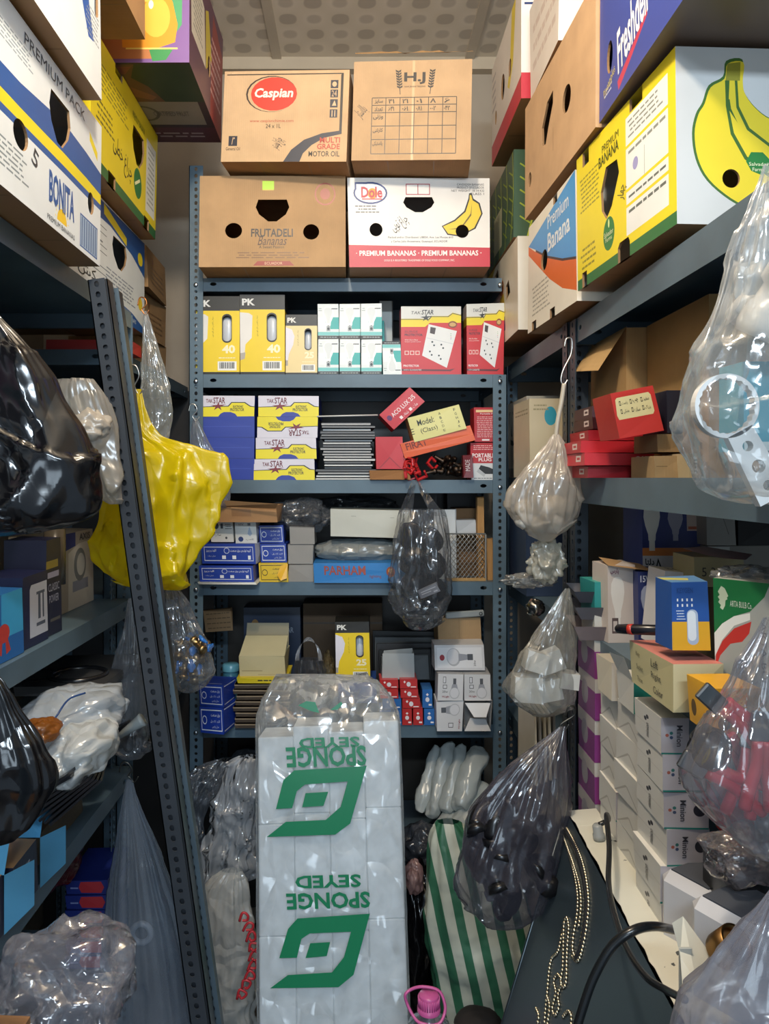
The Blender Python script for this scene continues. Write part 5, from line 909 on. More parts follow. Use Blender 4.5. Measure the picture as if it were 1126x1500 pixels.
# ---------------------------------------------------------------- left rack
left('socket_box', 'cream box with a socket picture and dark blue corner on the left middle shelf', -.580, 1.47, 1.71, -.271, .158, .08, base='#a89c88', kind='p', F=[('#28306c', [(.18, 1), (.55, 1), (.55, .82), (.18, .76)]), ('#c8c0b0', [(.38, .74), (.62, .84), (1, .86), (1, .0), (.38, 0)]), ('#8c8c94', R(.48, .22, .86, .36)), ('#74746c', E(.66, .56, .15, .22)), ('#b8b4a8', E(.68, .56, .10, .15)), T('AXIS', .64, .88, .92, .97, '#2c2c2c', bold=.02), T('SWITCH', .06, .30, .13, .60, '#4c4840', rot=90)], R=('#988c78', []), L=('#b89870', []))
left('device_box', 'dark navy box with a white drawing panel on the left middle shelf', -.518, 1.20, 1.30, -.271, .115, .07, base='#1a2044', kind='p', F=[('#b8bcc8', [(.30, .12), (1, .12), (1, .86), (.34, .86), (.28, .80)]), ('#505868', R(.55, .25, .90, .30)), ('#505868', R(.62, .35, .72, .72)), ('#505868', R(.80, .35, .86, .72)), ('#505868', R(.55, .70, .90, .74))])
left('device_box', 'dark navy box with pale lettering beside the cream socket box', -.522, 1.302, 1.372, -.271, .165, .07, base='#181c38', kind='p', F=[('#8c7c3c', R(0, .70, .8, .78)), T('CLASSIC', .15, .46, .85, .54, '#a8acc0'), T('POWER', .2, .34, .8, .42, '#a8acc0'), ('#9898b0', R(.1, .60, .85, .66)), ('#5c5c58', R(.3, .14, .9, .17))])
left('device_box', 'light blue box with a red ribbon emblem at the left edge', -.515, 1.05, 1.198, -.271, .10, .07, base='#2464a8', kind='p', F=[('#3ca0d0', R(.5, .35, 1, 1)), ('#c03c34', E(.55, .42, .13, .14)), ('#c03c34', [(.46, .32), (.52, .34), (.50, .10), (.42, .16)]), ('#c03c34', [(.58, .34), (.64, .32), (.70, .14), (.60, .10)])])
m = MB(); a = P(80, 775, 1.40); m.tube([a, a + Vector((0, 0, -.10))], .019, mat('#4c4438', 'g'), 16); tag(m.build('pipe_piece', None, origin=a), 'short dark pipe piece standing on the navy boxes under the black bag', 'pipe')
left('teal_box', 'teal box end deep on the shelf behind the hanging black bag', -.60, 1.45, 1.73, .101, .075, .1, base='#4c8494', kind='p')
left('cardboard_carton', 'mauve carton at the left edge under the wave-striped banana carton', -.56, .70, 1.08, .101, .25, .2, base='#7c6880', kind='p')
bag('clear_bag', 'grey white bag of fittings bulging from the shelf behind the leaning angle bar', 'plastic bag', 1.34, [(556, 80, 135), (580, 66, 152), (620, 72, 168), (660, 92, 172), (700, 118, 176), (728, 150, 178), (738, 162, 176)], film('#a8a49c', .55, .2, 12, .9, .6, .6), seed=41, folds=.1, crink=.014, dr=.5, wr=6)
blob('fitting', 'pale grey pipe elbow inside the grey white bag', 'pipe fitting', P(128, 625, 1.33), (.04, .03, .03), mat('#9c9488', 'g'), seed=42, amp=.3)
m = MB()
for k, (px, py, r) in enumerate(((115, 1000, .052), (50, 1003, .045))):
    pts = [P(px, py, 1.5) + Vector((r * cos(t * pi / 12), r * sin(t * pi / 12), 0)) for t in range(24)]
    m = MB()
    for j in range(3): m.tube([p + Vector((0, 0, j * .008)) for p in pts], .0055, mat('#18181a', 'g'), 8, closed=True)
    tag(m.build('cable_coil', origin=P(px, py, 1.5)), 'black coiled cable ring on top of the white bundles, %s one' % ('farther' if k == 0 else 'nearer'), 'cable coil')
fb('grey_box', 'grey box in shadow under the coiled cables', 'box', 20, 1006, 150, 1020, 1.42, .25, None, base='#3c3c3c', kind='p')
CW = film('#c4ccd4', .75, .2, 18, .9, 1, .6)
blob('wrapped_bundle', 'white and blue plastic wrapped bundle on the left lower shelf, upper one', 'plastic wrap', P(105, 1048, 1.30), (.085, .10, .045), CW, seed=43, amp=.3, rot=-12)
blob('wrapped_bundle', 'white plastic wrapped bundle on the left lower shelf, lower front one', 'plastic wrap', P(118, 1100, 1.22), (.055, .09, .042), film('#d8dcdc', .85, .2, 18, .9, 1, .6), seed=44, amp=.3, rot=-38)
m = MB(); pts = catmull([P(60, 1080, 1.16), P(82, 1050, 1.17), P(100, 1025, 1.2), P(125, 1015, 1.22)], 6); tag(m.tube(pts, .0016, mat('#1c3c6c', 'g'), 6).build('cable', origin=pts[0]), 'thin blue cord across the white wrapped bundles', 'cord')
blob('brown_bag', 'amber brown bag end between the black bag and the white bundles', 'plastic bag', P(62, 1070, 1.15), (.025, .03, .018), film('#9c5c20', .8, .2, 20, .7, 1, .6), seed=45)
rr = random.Random(3)
for k in range(9):
    a = P(66 + 2 * k, 1160 + 3.5 * k, 1.18 + .01 * k); m = MB(); m.box((0, -.16, 0), (.10, .10, .004), mat('#1c1c20', 'g'))
    o = m.build('black_tray', None, a + Vector((-.02, .1, 0)), (0, radians(-28 - k * 1.5), radians(-4 + 2 * k))); tag(o, 'thin black plastic sheet in the fanned pile under the white bundles', 'plastic sheet', 'fanned pile of black plastic sheets')
left('kraft_box', 'long grey brown box at the front of the left lower shelf', -.53, 1.25, 1.50, -.649, .05, .1, base='#5c5446', kind='k')
for k, (y0, y1, h) in enumerate(((.99, 1.10, .085), (1.125, 1.215, .08))):
    o = left('device_box', 'dark boxed item with sky blue open flaps on the left lower shelf, %s one' % ('nearer' if k == 0 else 'farther'), -.500, y0, y1, -.649, h, .1, base='#2c3048', kind='p', T=('#a8845c', []), F=[x for j in range(4) for x in LINES(.1, .15 + .18 * j, .7, .28 + .18 * j, 1, '#b8bcc8', j)], R=('#3c88b8', []))
    MB().add([(.05, -.002, h), (.05, .06, h), (.085, .055, h + .05), (.085, .004, h + .045)], [[0, 1, 2, 3]], mat('#4c9ccc')).build('flap', o); MB().add([(.05, -.002, .0), (.05, -.002, h), (.105, -.022, h - .005), (.105, -.022, .012)], [[0, 1, 2, 3]], mat('#5ca8d4')).build('flap', o)
left('cardboard_carton', 'open kraft carton at the left edge above the blue flapped boxes', -.515, .97, 1.12, -.560, .05, .15, base='#9c7850')
for k in range(6):
    fb('flat_box', 'blue box with a red octagon mark, %s in the dark bottom stack' % ('lowest', 'second', 'third', 'fourth', 'fifth', 'topmost')[k], 'box', 96, 1400 - 10, 160 - k % 2 * 2, 1420 - 10, 1.60, .14, None, base='#1c2c78', kind='p', F=[('#b83038', [(.35, .1), (.30, .5), (.36, .9), (.84, .9), (.90, .5), (.82, .1)])] + LINES(.1, .3, .28, .6, 1, '#8c98c8'), group='stack of blue boxes with red marks').location.z = H - 1.019 + .031 * k
blob('red_bag', 'dark red plastic bags above the bottom stack of blue boxes', 'plastic bag', (-.62, 1.50, H - .73), (.08, .10, .07), film('#5c1420', .9, .2, 16, .8, 1, .6, .1), seed=46, amp=.3)
left('cardboard_carton', 'brown carton at the bottom left corner behind the clear bag', -.36, .60, .86, -.70, .10, .12, base='#8c6440')
# ---------------------------------------------------------------- hanging bags
CLR = film('#b8bec4', .16, .10, 22, .9, 1, 1.0)
BLKF = film('#131215', .97, .16, 9, .7, .5, .8, .02)
bag('black_bag', 'large glossy black bin bag hanging at the left edge, the upper one', 'plastic bag', .95, [(440, -40, -20), (500, -60, 30), (560, -75, 75), (620, -85, 98), (690, -90, 118), (740, -90, 134), (770, -80, 110), (786, -50, 20)], BLKF, seed=1, folds=.10, crink=.016, dr=.45, wr=5)
bag('black_bag', 'glossy black bin bag hanging at the left edge, the lower one', 'plastic bag', .80, [(980, -30, -10), (1040, -50, 32), (1100, -60, 64), (1145, -60, 78), (1195, -60, 60), (1232, -50, 22)], BLKF, seed=2, folds=.10, crink=.016, dr=.45, wr=5)
for nm_, (px_, py_), (qx_, qy_), Y_ in (('black_bag', (-25, 450), (-60, 350), .95), ('black_bag.001', (-20, 985), (-70, 900), .80)):
    q_ = bpy.data.objects[nm_]; MB().tube([P(px_, py_, Y_) - q_.location, P((px_ + qx_) / 2, (py_ + qy_) / 2, Y_) - q_.location, P(qx_, qy_, Y_ - .02) - q_.location], [.012, .006, .004], BLKF, 10).build('handle', q_)
hook(196, 540, 204, 574, 1.60, 'bent white wire hook holding the yellow bag')
YF = film('#e3cd10', .93, .25, 12, .7, .5, .45, .05)
bag('yellow_bag', 'bright yellow plastic bag hanging behind the leaning angle bar', 'plastic bag', 1.60, [(570, 201, 206), (600, 195, 211), (635, 185, 226), (655, 181, 275), (672, 177, 306), (720, 162, 312), (780, 147, 303), (825, 135, 288), (850, 172, 272), (864, 240, 262)], YF, seed=3, folds=.55, crink=.022, dr=.35, fk=(4, 7, 11), wr=6, power=.75)
hook(209, 440, 213, 458, 1.84, 'copper coloured wire loop above the long clear bag', col='#b87848')
bag('clear_bag', 'long narrow clear bag hanging from a copper wire beside the left rack post', 'plastic bag', 1.84, [(456, 211, 215), (500, 209, 228), (550, 208, 244), (600, 208, 250), (635, 213, 248), (652, 226, 240)], film('#c8ccc8', .28, .12, 20, .9, .4, 1), seed=4, folds=.25, dr=.5)
hook(283, 596, 287, 614, 2.04, 'small white wire hook on the left back rack post')
bag('clear_bag', 'small clear bag hanging on the left back rack post beside the yellow bag', 'plastic bag', 2.04, [(612, 284, 288), (640, 280, 302), (680, 286, 322), (715, 292, 338), (738, 300, 334), (748, 310, 322)], film('#9ca4b0', .34, .12, 20, .9, .5, 1), seed=5, folds=.2, dr=.5)
# bag of valves
def valve_mb():
    m = MB(); br = mat('#a88c60', 'c', rough=.35); m.tube([(-.022, 0, 0), (-.014, 0, 0), (-.0139, 0, 0), (.0139, 0, 0), (.014, 0, 0), (.022, 0, 0)], [.010, .010, .007, .007, .010, .010], br, 10); m.tube([(0, 0, 0), (0, 0, .014)], .005, br, 8); return m
vm = valve_mb().build('brass_valve'); tag(vm, 'small brass valve with a blue handle inside the clear bag', 'valve', 'brass valves in a clear bag'); MB().box((-.012, -.004, .014), (.016, .004, .019), mat('#2c6cb8', 'g'), bev=.001).build('blue_handle', vm); MB().lathe([(0, .012), (.009, .012), (.009, .018), (0, .018)], mat('#2c6cb8', 'g'), 12).build('cap', vm)
rr = random.Random(6)
for k in range(15):
    p = P(258 + 40 * rr.random(), 988 - 44 * rr.random(), 1.66 + .06 * rr.random()); rt = (rr.uniform(-2, 2), rr.uniform(-2, 2), rr.uniform(-2, 2))
    if k == 0: vm.location = p; vm.rotation_euler = rt
    else: copy_thing(vm, p, rt)
bag('clear_bag', 'clear bag of brass and blue valves hanging below the yellow bag', 'plastic bag', 1.69, [(850, 238, 252), (890, 233, 278), (940, 233, 300), (980, 240, 312), (1003, 252, 300), (1014, 266, 284)], CLR, seed=7, folds=.16, dr=.6)
# nozzle bag
NB = film('#9ca0a8', .30, .12, 18, .9, .4, .9)
bag('clear_bag', 'clear bag with a white cone nozzle and black parts hanging on the left rack end', 'plastic bag', 1.56, [(876, 188, 194), (915, 182, 202), (960, 172, 212), (1010, 162, 218), (1060, 158, 220), (1092, 162, 218), (1110, 178, 206)], NB, seed=8, folds=.2, dr=.55)
a, b = P(157, 1091, 1.47), P(209, 1054, 1.47); tag(MB().tube([a, a + (b - a) * .95, b], [.0015, .0125, .0135], mat('#b8c0c0', 'g'), 16).build('cone_nozzle', origin=a), 'white tapered cone nozzle in the clear bag on the left rack end', 'nozzle')
for k in range(4): blob('black_fitting', 'black rubber part at the bottom of the cone nozzle bag', 'rubber part', P(176 + 12 * k, 1085 + 5 * (k % 2), 1.56), (.012, .012, .016), mat('#141416', 'g'), group='black parts in the nozzle bag', seed=k, n=20, amp=.15, fine=.02)
hook(184, 1122, 196, 1142, 1.50, 'curved dark wire hook on the left rack above the long grey bag', col='#60605c')
bag('clear_bag', 'long greyish translucent bag hanging to the floor behind the leaning angle bar', 'plastic bag', 1.50, [(1142, 186, 194), (1170, 181, 201), (1230, 173, 225), (1310, 163, 255), (1400, 156, 285), (1480, 152, 300), (1560, 156, 300), (1640, 180, 280)], film('#8c98a8', .42, .16, 9, .6, .15, .6), seed=9, folds=.16, power=.5, crink=.004, dr=.5, fk=(9, 17, 29))
m = MB(); c = P(207, 1367, 1.48); pts = [c + Vector((.018 * cos(t * pi / 10), 0, .018 * sin(t * pi / 10))) for t in range(20)]; tag(m.tube(pts, .006, mat('#8c94a0', 'g'), 8, closed=True).build('plastic_ring', origin=c), 'pale ring seen through the long greyish bag', 'ring')
blob('clear_bag', 'shiny clear bag resting at the bottom left corner', 'plastic bag', P(92, 1455, .95), (.085, .07, .075), film('#9c9ca8', .30, .08, 16, 1.3, 1, 1.2), seed=10, amp=.35, rot=-30)
# centre bag
CB = film('#8c9096', .22, .09, 20, 1.1, .6, 1.1)
for k in range(7): blob('black_device', 'black boxed socket packed in the hanging centre bag', 'device', P(602 + 28 * (k % 2) + 4 * (k // 3), 785 + 36 * (k // 2) + 8 * (k % 2), 1.99), (.033, .035, .036), mat('#1a1a1e', 'g'), group='black items in the hanging centre bag', seed=k + 3, n=28, amp=.18, fine=.03)
cb = bag('clear_bag', 'clear carrier bag of black items hanging from the third shelf, in the centre', 'plastic bag', 1.98, [(746, 588, 648), (762, 584, 652), (800, 577, 657), (850, 572, 660), (890, 578, 656), (910, 592, 642), (922, 606, 626)], CB, seed=11, folds=.12, dr=.62, crink=.009)
hd = MB(); 
for px0, py0, px1, py1 in ((606, 704, 594, 752), (610, 704, 642, 756)):
    hd = MB(); V = []
    for t in range(8):
        u = t / 7; w = 3 + 7 * u; x = px0 + (px1 - px0) * u; y = py0 + (py1 - py0) * u; V += [P(x - w, y, 1.975), P(x + w, y, 1.985)]
    o_ = hd.add([p - cb.location for p in V], [[2 * i, 2 * i + 1, 2 * i + 3, 2 * i + 2] for i in range(7)], CB, True).build('handle', cb)
# label inside
lb = MB(); 
carton('price_label', None, None, .05, .002, .022, P(630, 872, 1.90) - cb.location, ry=-22, parent=cb, base='#5c5e66', kind='p', F=[('#8c8e96', R(.1, .6, .9, .7)), ('#8c8e96', R(.1, .35, .6, .45)), ('#8c8e96', R(.7, .15, .9, .3))])
# dark handled bag on shelf
hb = bag('clear_bag', 'upright dark bag with loop handles on the lowest full shelf', 'plastic bag', 2.09, [(965, 434, 470), (985, 430, 476), (1010, 427, 480), (1040, 428, 482), (1058, 436, 476)], film('#4c5058', .6, .1, 22, 1, .6, 1), seed=12, folds=.1, dr=.6)
for sx in (-1, 1):
    c = MB(); V = []
    for i in range(13):
        t = pi * i / 12; x = 452 - 17 * cos(t); y = 968 - 32 * sin(t)
        for w in (-3, 3): V.append(P(x + w * cos(t), y - w * sin(t), 2.09 + .02 * sx) - hb.location)
    c.add(V, [[2 * i, 2 * i + 1, 2 * i + 3, 2 * i + 2] for i in range(12)], film('#a8acb4', .4, .1, 22, 1, .6, 1), True).build('handle', hb)
# right side bags
hook(834, 500, 826, 560, 1.50, 'twisted wire hook at the top of the dark post holding the white bag', wob=.010)
st = MB(); st.tube(catmull([P(826, 562, 1.5), P(822, 590, 1.5), P(817, 615, 1.5), P(814, 640, 1.5)], 6), .0045, mat('#b0a898', 'g'), 8)
tag(st.build('plastic_strap', origin=P(826, 562, 1.5)), 'twisted plastic strap between the wire hook and the white bag', 'strap')
WF = film('#d8d0c4', .42, .16, 18, .9, .5, .8)
for k in range(9): blob('pale_fitting', 'pale beige fitting inside the hanging white bag', 'fitting', P(768 + 15 * (k % 5), 745 + 22 * (k // 5) - 6 * (k % 2), 1.50), (.019, .022, .018), mat(('#b8a890', '#8c8070', '#d0c8bc')[k % 3]), group='pale fittings in the white bag', seed=k, n=22, amp=.25, fine=.03)
bag('white_bag', 'whitish translucent bag of fittings hanging from the dark post', 'plastic bag', 1.50, [(636, 811, 818), (655, 798, 828), (680, 775, 836), (705, 755, 842), (728, 744, 845), (755, 748, 842), (778, 768, 826), (793, 790, 806)], WF, seed=13, folds=.25, dr=.65, crink=.008, power=.8)
blob('plastic_scrap', 'crumpled whitish plastic tied below the white bag', 'plastic scrap', P(800, 822, 1.52), (.034, .02, .038), film('#d4d0c0', .6, .2, 18, 1, 1, .7), seed=14, amp=.5, freq=3)
blob('plastic_scrap', 'thin clear torn plastic spread to the left of the tied scrap', 'plastic scrap', P(775, 850, 1.55), (.045, .02, .014), film('#a8a8a4', .45, .2, 18, 1, 1, .7), seed=15, amp=.5, freq=3)
blob('foil_ball', 'small shiny foil ball left of the clear bag of white boxes', 'foil ball', P(784, 890, 1.55), (.017, .017, .016), mat('#b8b4ac', 'c', rough=.2), seed=16, n=30, amp=.3, fine=.12)
BF = film('#c4c0b4', .26, .12, 18, 1, .5, 1)
bag('clear_bag', 'clear bag of small white boxes hanging from the dark post', 'plastic bag', 1.46, [(862, 828, 834), (885, 812, 836), (930, 782, 840), (975, 756, 844), (1005, 744, 845), (1030, 752, 836), (1047, 776, 812)], BF, seed=17, folds=.16, dr=.6, crink=.007)
rr = random.Random(21)
for k, (px, py, s, an) in enumerate(((765, 1030, .052, 4), (800, 1028, .045, -12), (775, 985, .040, 16), (805, 985, .042, -20), (826, 1010, .034, 8))):
    carton('white_box', 'small white box inside the hanging clear bag', 'box', s, .035, s * .9, P(px + 8, py, 1.44 + .01 * (k % 2)), ry=an, base='#d0d0cc', kind='p', seed=k, jit=.002, group='white boxes in the hanging clear bag')
# big dark bag
hook(838, 1040, 826, 1066, 1.40, 'dark wire hook holding the big dark bag', col='#50504c')
m0 = MB(); c_ = mat('#141416', 'g'); R0 = .026
pts = [Vector((R0 * 1.4 * cos(t * pi / 16), 0, R0 * 1.4 * sin(t * pi / 16))) for t in range(9)]
m0.tube(pts, .016, c_, 14); m0.tube([pts[0] - Vector((0, 0, .012)), pts[0]], .020, c_, 14); m0.tube([pts[-1], pts[-1] - Vector((.012, 0, 0))], .020, c_, 14)
el = m0.build('pipe_elbow'); tag(el, 'black plastic pipe elbow inside the big hanging bag', 'pipe fitting', 'black pipe elbows in the big bag')
rr = random.Random(8)
for k in range(16):
    p = P(708 + 84 * rr.random(), 1312 - 110 * rr.random() ** 1.2, 1.372 + .055 * rr.random()); rt = (rr.uniform(-3, 3), rr.uniform(-3, 3), rr.uniform(-3, 3))
    if k == 0: el.location = p; el.rotation_euler = rt
    else: copy_thing(el, p, rt)
bag('clear_bag', 'big greyish bag of black pipe elbows hanging above the striped sack', 'plastic bag', 1.40, [(1064, 820, 828), (1085, 795, 828), (1120, 750, 829), (1165, 710, 830), (1220, 683, 828), (1275, 667, 818), (1315, 677, 800), (1345, 705, 775), (1358, 732, 752)], film('#686470', .34, .14, 12, .8, .3, .8), seed=18, folds=.16, dr=.6, crink=.007, fk=(9, 16, 27), power=.8)
# near right: clear bag with spanner ring tool
tb = MB(); c_ = mat('#d4d4d2', 'g'); Yt = .732; cc = P(1062, 595, Yt); ro, ri = .0305, .0270; V = []; n = 48
for k in range(n):
    t = 2 * pi * k / n; rr_ = ri - (.0014 if k % 2 else 0)
    for (r_, y) in ((ro, -.004), (ro, .006), (rr_, .006), (rr_, -.004)): V.append(cc + Vector((r_ * cos(t), y, r_ * sin(t))))
tb.add(V, [[k * 4 + j, ((k + 1) % n) * 4 + j, ((k + 1) % n) * 4 + (j + 1) % 4, k * 4 + (j + 1) % 4] for k in range(n) for j in range(4)], c_)
tl = tb.build('ring_wrench', origin=cc); tag(tl, 'white plastic ring wrench with teeth and holed handle in the near clear bag', 'wrench')
hm = MB(); hw_, hl = .026, .072
face(hm, (-hw_ / 2, -.004, 0), (hw_, 0, 0), (0, 0, -hl), [('hole', E(.5, .2, .15, .055, 14)), ('hole', E(.5, .48, .2, .07, 14)), ('hole', E(.5, .76, .16, .06, 14))], c_, '#b8b8b4', .01) if 0 else None
face(hm, (-hw_ / 2, -.004, -hl), (hw_, 0, 0), (0, 0, hl), [('hole', E(.5, .2, .18, .07, 14)), ('hole', E(.5, .48, .24, .09, 14)), ('hole', E(.5, .78, .2, .07, 14))], c_, '#c4c4c0', .01)
face(hm, (hw_ / 2, .006, -hl), (-hw_, 0, 0), (0, 0, hl), [('hole', E(.5, .2, .18, .07, 14)), ('hole', E(.5, .48, .24, .09, 14)), ('hole', E(.5, .78, .2, .07, 14))], c_, '#c4c4c0', .001)
hm.add([(-hw_ / 2, -.004, -hl), (-hw_ / 2, -.004, 0), (-hw_ / 2, .006, 0), (-hw_ / 2, .006, -hl), (hw_ / 2, -.004, -hl), (hw_ / 2, -.004, 0), (hw_ / 2, .006, 0), (hw_ / 2, .006, -hl)], [[0, 3, 2, 1], [4, 5, 6, 7], [0, 4, 7, 3]], c_)
hm.v = [Vector((p.x * (1 + 6 * max(0, -p.z - .03)), p.y, p.z)) for p in hm.v]
hh_ = hm.build('handle', tl, (.012, 0, -.024), (0, radians(-28), 0))
fb('teal_box', 'teal and white box inside the clear bag at the right edge', 'box', 1088, 530, 1200, 660, .80, .05, None, base='#2a8ca0', kind='p', F=[('#b8c4c4', R(0, 0, 1, .10))], T=('#3ca0b0', []))
m = MB(); m.lathe([(.0, 0), (.03, 0), (.034, .01), (.034, .03), (.030, .034), (.030, .05), (.036, .055), (.036, .075), (.02, .085), (0, .085)], mat('#c8c4bc', 'g'), 24)
tag(m.build('white_fitting', None, P(1118, 500, .78), (radians(20), radians(25), 0)), 'white ribbed plastic fitting above the teal box in the right clear bag', 'fitting')
m = MB(); m.tube([P(1085, 470, .80), P(1118, 430, .80)], .018, mat('#b0aca4', 'g'), 18); m.tube([P(1090, 415, .82), P(1130, 400, .82)], .02, mat('#c4c0b8', 'g'), 18)
tag(m.build('white_pipe', origin=P(1085, 470, .80)), 'short white pipe pieces at the top of the right clear bag', 'pipe')
RB = film('#c8cccc', .18, .10, 16, .9, .6, .9)
bag('clear_bag', 'near clear bag holding the ring wrench and teal box, at the right edge', 'plastic bag', .76, [(240, 1120, 1150), (300, 1100, 1180), (380, 1072, 1210), (460, 1048, 1235), (540, 1010, 1260), (590, 992, 1270), (630, 991, 1272), (690, 1012, 1265), (722, 1040, 1240), (738, 1090, 1200)], RB, seed=19, folds=.14, dr=.55, crink=.007)
bag('printed_bag', 'white printed plastic bag end hanging above the near clear bag', 'plastic bag', .80, [(285, 1112, 1150), (330, 1098, 1170), (380, 1090, 1190), (430, 1082, 1200), (470, 1090, 1190)], film('#c4ccd0', .75, .2, 16, .9, .6, .7), seed=20, folds=.1, dr=.5)
# pliers bag
pm_ = MB(); c_ = mat('#b82430', 'g')
ha = pm_.tube(catmull([(0, 0, 0), (.004, 0, .03), (.010, 0, .06), (.008, 0, .095)], 5), [.0085] * 15 + [.0075], c_, 12).build('pliers'); tag(ha, 'pliers with red grip inside the near right bag', 'pliers', 'red gripped pliers in the near right bag')
MB().box((-.004, -.004, .095), (.022, .004, .135), mat('#8c9094', 'c'), bev=.002).build('steel_jaw', ha); MB().tube(catmull([(.034, 0, .0), (.030, 0, .03), (.022, 0, .06), (.020, 0, .095)], 5), .0085, c_, 12).build('grip', ha)
for k, (px, py, y, a_, b_) in enumerate(((1062, 1190, .845, 12, 4), (1090, 1185, .83, 4, 4), (1100, 1060, .87, 150, -6), (1118, 1190, .84, -60, 0), (1122, 1110, .84, -48, 5), (1110, 1085, .88, 175, 8))):
    if k == 0: ha.scale = (.8, .8, .8); ha.location = P(px, py, y); ha.rotation_euler = (radians(b_), radians(a_), 0)
    else: copy_thing(ha, P(px, py, y), (radians(b_), radians(a_), 0))
blob('black_grip', 'black rubber part among the red pliers', 'rubber part', P(1040, 1095, .84), (.022, .02, .022), mat('#16161a', 'g'), seed=22, n=26)
bag('clear_bag', 'clear bag of red gripped pliers hanging at the right edge', 'plastic bag', .83, [(905, 1120, 1150), (960, 1090, 1170), (1030, 1048, 1195), (1080, 1018, 1210), (1125, 1001, 1215), (1165, 1015, 1210), (1215, 1060, 1190), (1255, 1105, 1160)], film('#a8a8b0', .24, .10, 16, 1.0, .6, 1.0), seed=23, folds=.14, dr=.55, crink=.007)
bag('clear_bag', 'grey translucent bag filling the bottom right corner', 'plastic bag', .70, [(1300, 1130, 1150), (1345, 1098, 1180), (1400, 1050, 1220), (1460, 1005, 1250), (1520, 985, 1270), (1590, 985, 1270)], film('#8c8c98', .48, .14, 10, .8, .3, .7), seed=24, folds=.12, dr=.5, crink=.006)
# ---------------------------------------------------------------- sponge pack
GR = '#0c7a50'
pk_ = empty('sponge_pack', P(490, 1560, 1.66)); pk_.rotation_euler = (radians(-9), radians(-1.5), 0); tag(pk_, 'tall clear pack of white sponges with upside-down green lettering, centre foreground', 'sponge pack')
PW, PH, PD = .325, .80, .16
rr = random.Random(30)
for j in range(3):
    for i in range(4):
        w = PW / 4; hh = .215 + .01 * rr.random(); off = (.0, .022, .008, .03)[i]
        if j == 2: hh = .19
        m = MB(); m.box((-PW / 2 + i * w + .0002, .008 + .002 * rr.random(), .02 + off + j * .235), (-PW / 2 + (i + 1) * w - .0002, PD - .01, off + .02 + j * .235 + (.2345 if j < 2 else hh)), mat('#e6eaec', 'r'), bev=.0025)
        m.build('sponge', pk_)
# film: box shell with a crumpled gathered top
FM = film('#dfe4e6', .2, .14, 18, 1, .7, 1.1, .35)
m = MB(); n = 44; V = []; lev = 34
for j in range(lev + 1):
    t = j / lev; z = PH * t
    top = max(0, (t - .88) / .12)
    for k in range(n * 2):
        s = k / (n * 2) * 4; q = int(s); f = s - q
        x, y = ((-.5 + f, 0), (.5, f), (.5 - f, 1), (-.5, 1 - f))[q]
        sc = 1 - .28 * top ** 2
        p = Vector((x * (PW + .008) * sc, (y - .5) * PD * sc * (1 - .3 * top) + PD * .5 - .004, z + .012 * top * sin(x * 22)))
        nz = noise.noise_vector(p * 22) * (.0012 + .012 * top) + noise.noise_vector(p * 60) * (.0006 + .006 * top); nz.y = min(nz.y, .002)
        V.append(p + nz)
N2 = n * 2
m.add(V, [[j * N2 + k, j * N2 + (k + 1) % N2, (j + 1) * N2 + (k + 1) % N2, (j + 1) * N2 + k] for j in range(lev) for k in range(N2)] + [[lev * N2 + k for k in range(N2)]], FM, True)
fl = m.build('wrapping_film', pk_)
def map_(x, y):                      # crop frame of the print to pack coordinates
    xl = 395 - 62 * (y - 60) / 1125; xr = 890 - 30 * (y - 60) / 1125
    zt_ = (1560 - (1020 + y / 2.502)) / (1560 - 1040)
    return ((x - xl) / (xr - xl) - .5) * PW, zt_ * (PH - .02)
pm = MB()
def pg(pts): 
    Q = [map_(x, y) for x, y in pts]; from mathutils.geometry import tessellate_polygon
    pm.add([(x, -.0075, z) for x, z in Q], [list(t) for t in tessellate_polygon([[Vector((x, z, 0)) for x, z in Q]])], mat(GR, 'g'))
pg([(765, 325), (510, 335), (470, 370), (438, 472), (495, 470), (515, 410), (545, 387), (695, 380), (665, 470), (610, 515), (470, 518), (400, 570), (640, 568), (695, 530)])
pg([(545, 418), (625, 415), (605, 465), (530, 468)])
pg([(745, 845), (490, 855), (455, 890), (418, 988), (480, 988), (500, 925), (530, 907), (675, 905), (645, 990), (600, 1040), (445, 1045), (380, 1088), (620, 1090), (675, 1050)])
pg([(530, 940), (600, 938), (585, 985), (510, 990)])
for t, x0, y0, x1, y1 in (('SPONGE', 485, 250, 765, 325), ('SEYED', 533, 218, 745, 256), ('SPONGE', 455, 768, 748, 825), ('SEYED', 490, 708, 720, 753)):
    gv, gf = glyphs(t, .03); V = []
    for x, y in gv: a, b = map_(x1 + (x0 - x1) * x, y0 + (y1 - y0) * y); V.append((a, -.0075, b))
    pm.add(V, gf, mat(GR, 'g'))
pm.build('green_print', fl)
tm = MB()
for pts in ([(540, 95), (570, 80), (600, 85), (612, 125), (585, 118)], [(650, 115), (690, 85), (695, 95), (675, 115)]):
    Q = [map_(x, y) for x, y in pts]; tm.add([(x, -.02 + .0, z) for x, z in Q], [list(range(len(Q)))], mat(GR, 'g'))
tm.build('green_print', fl)
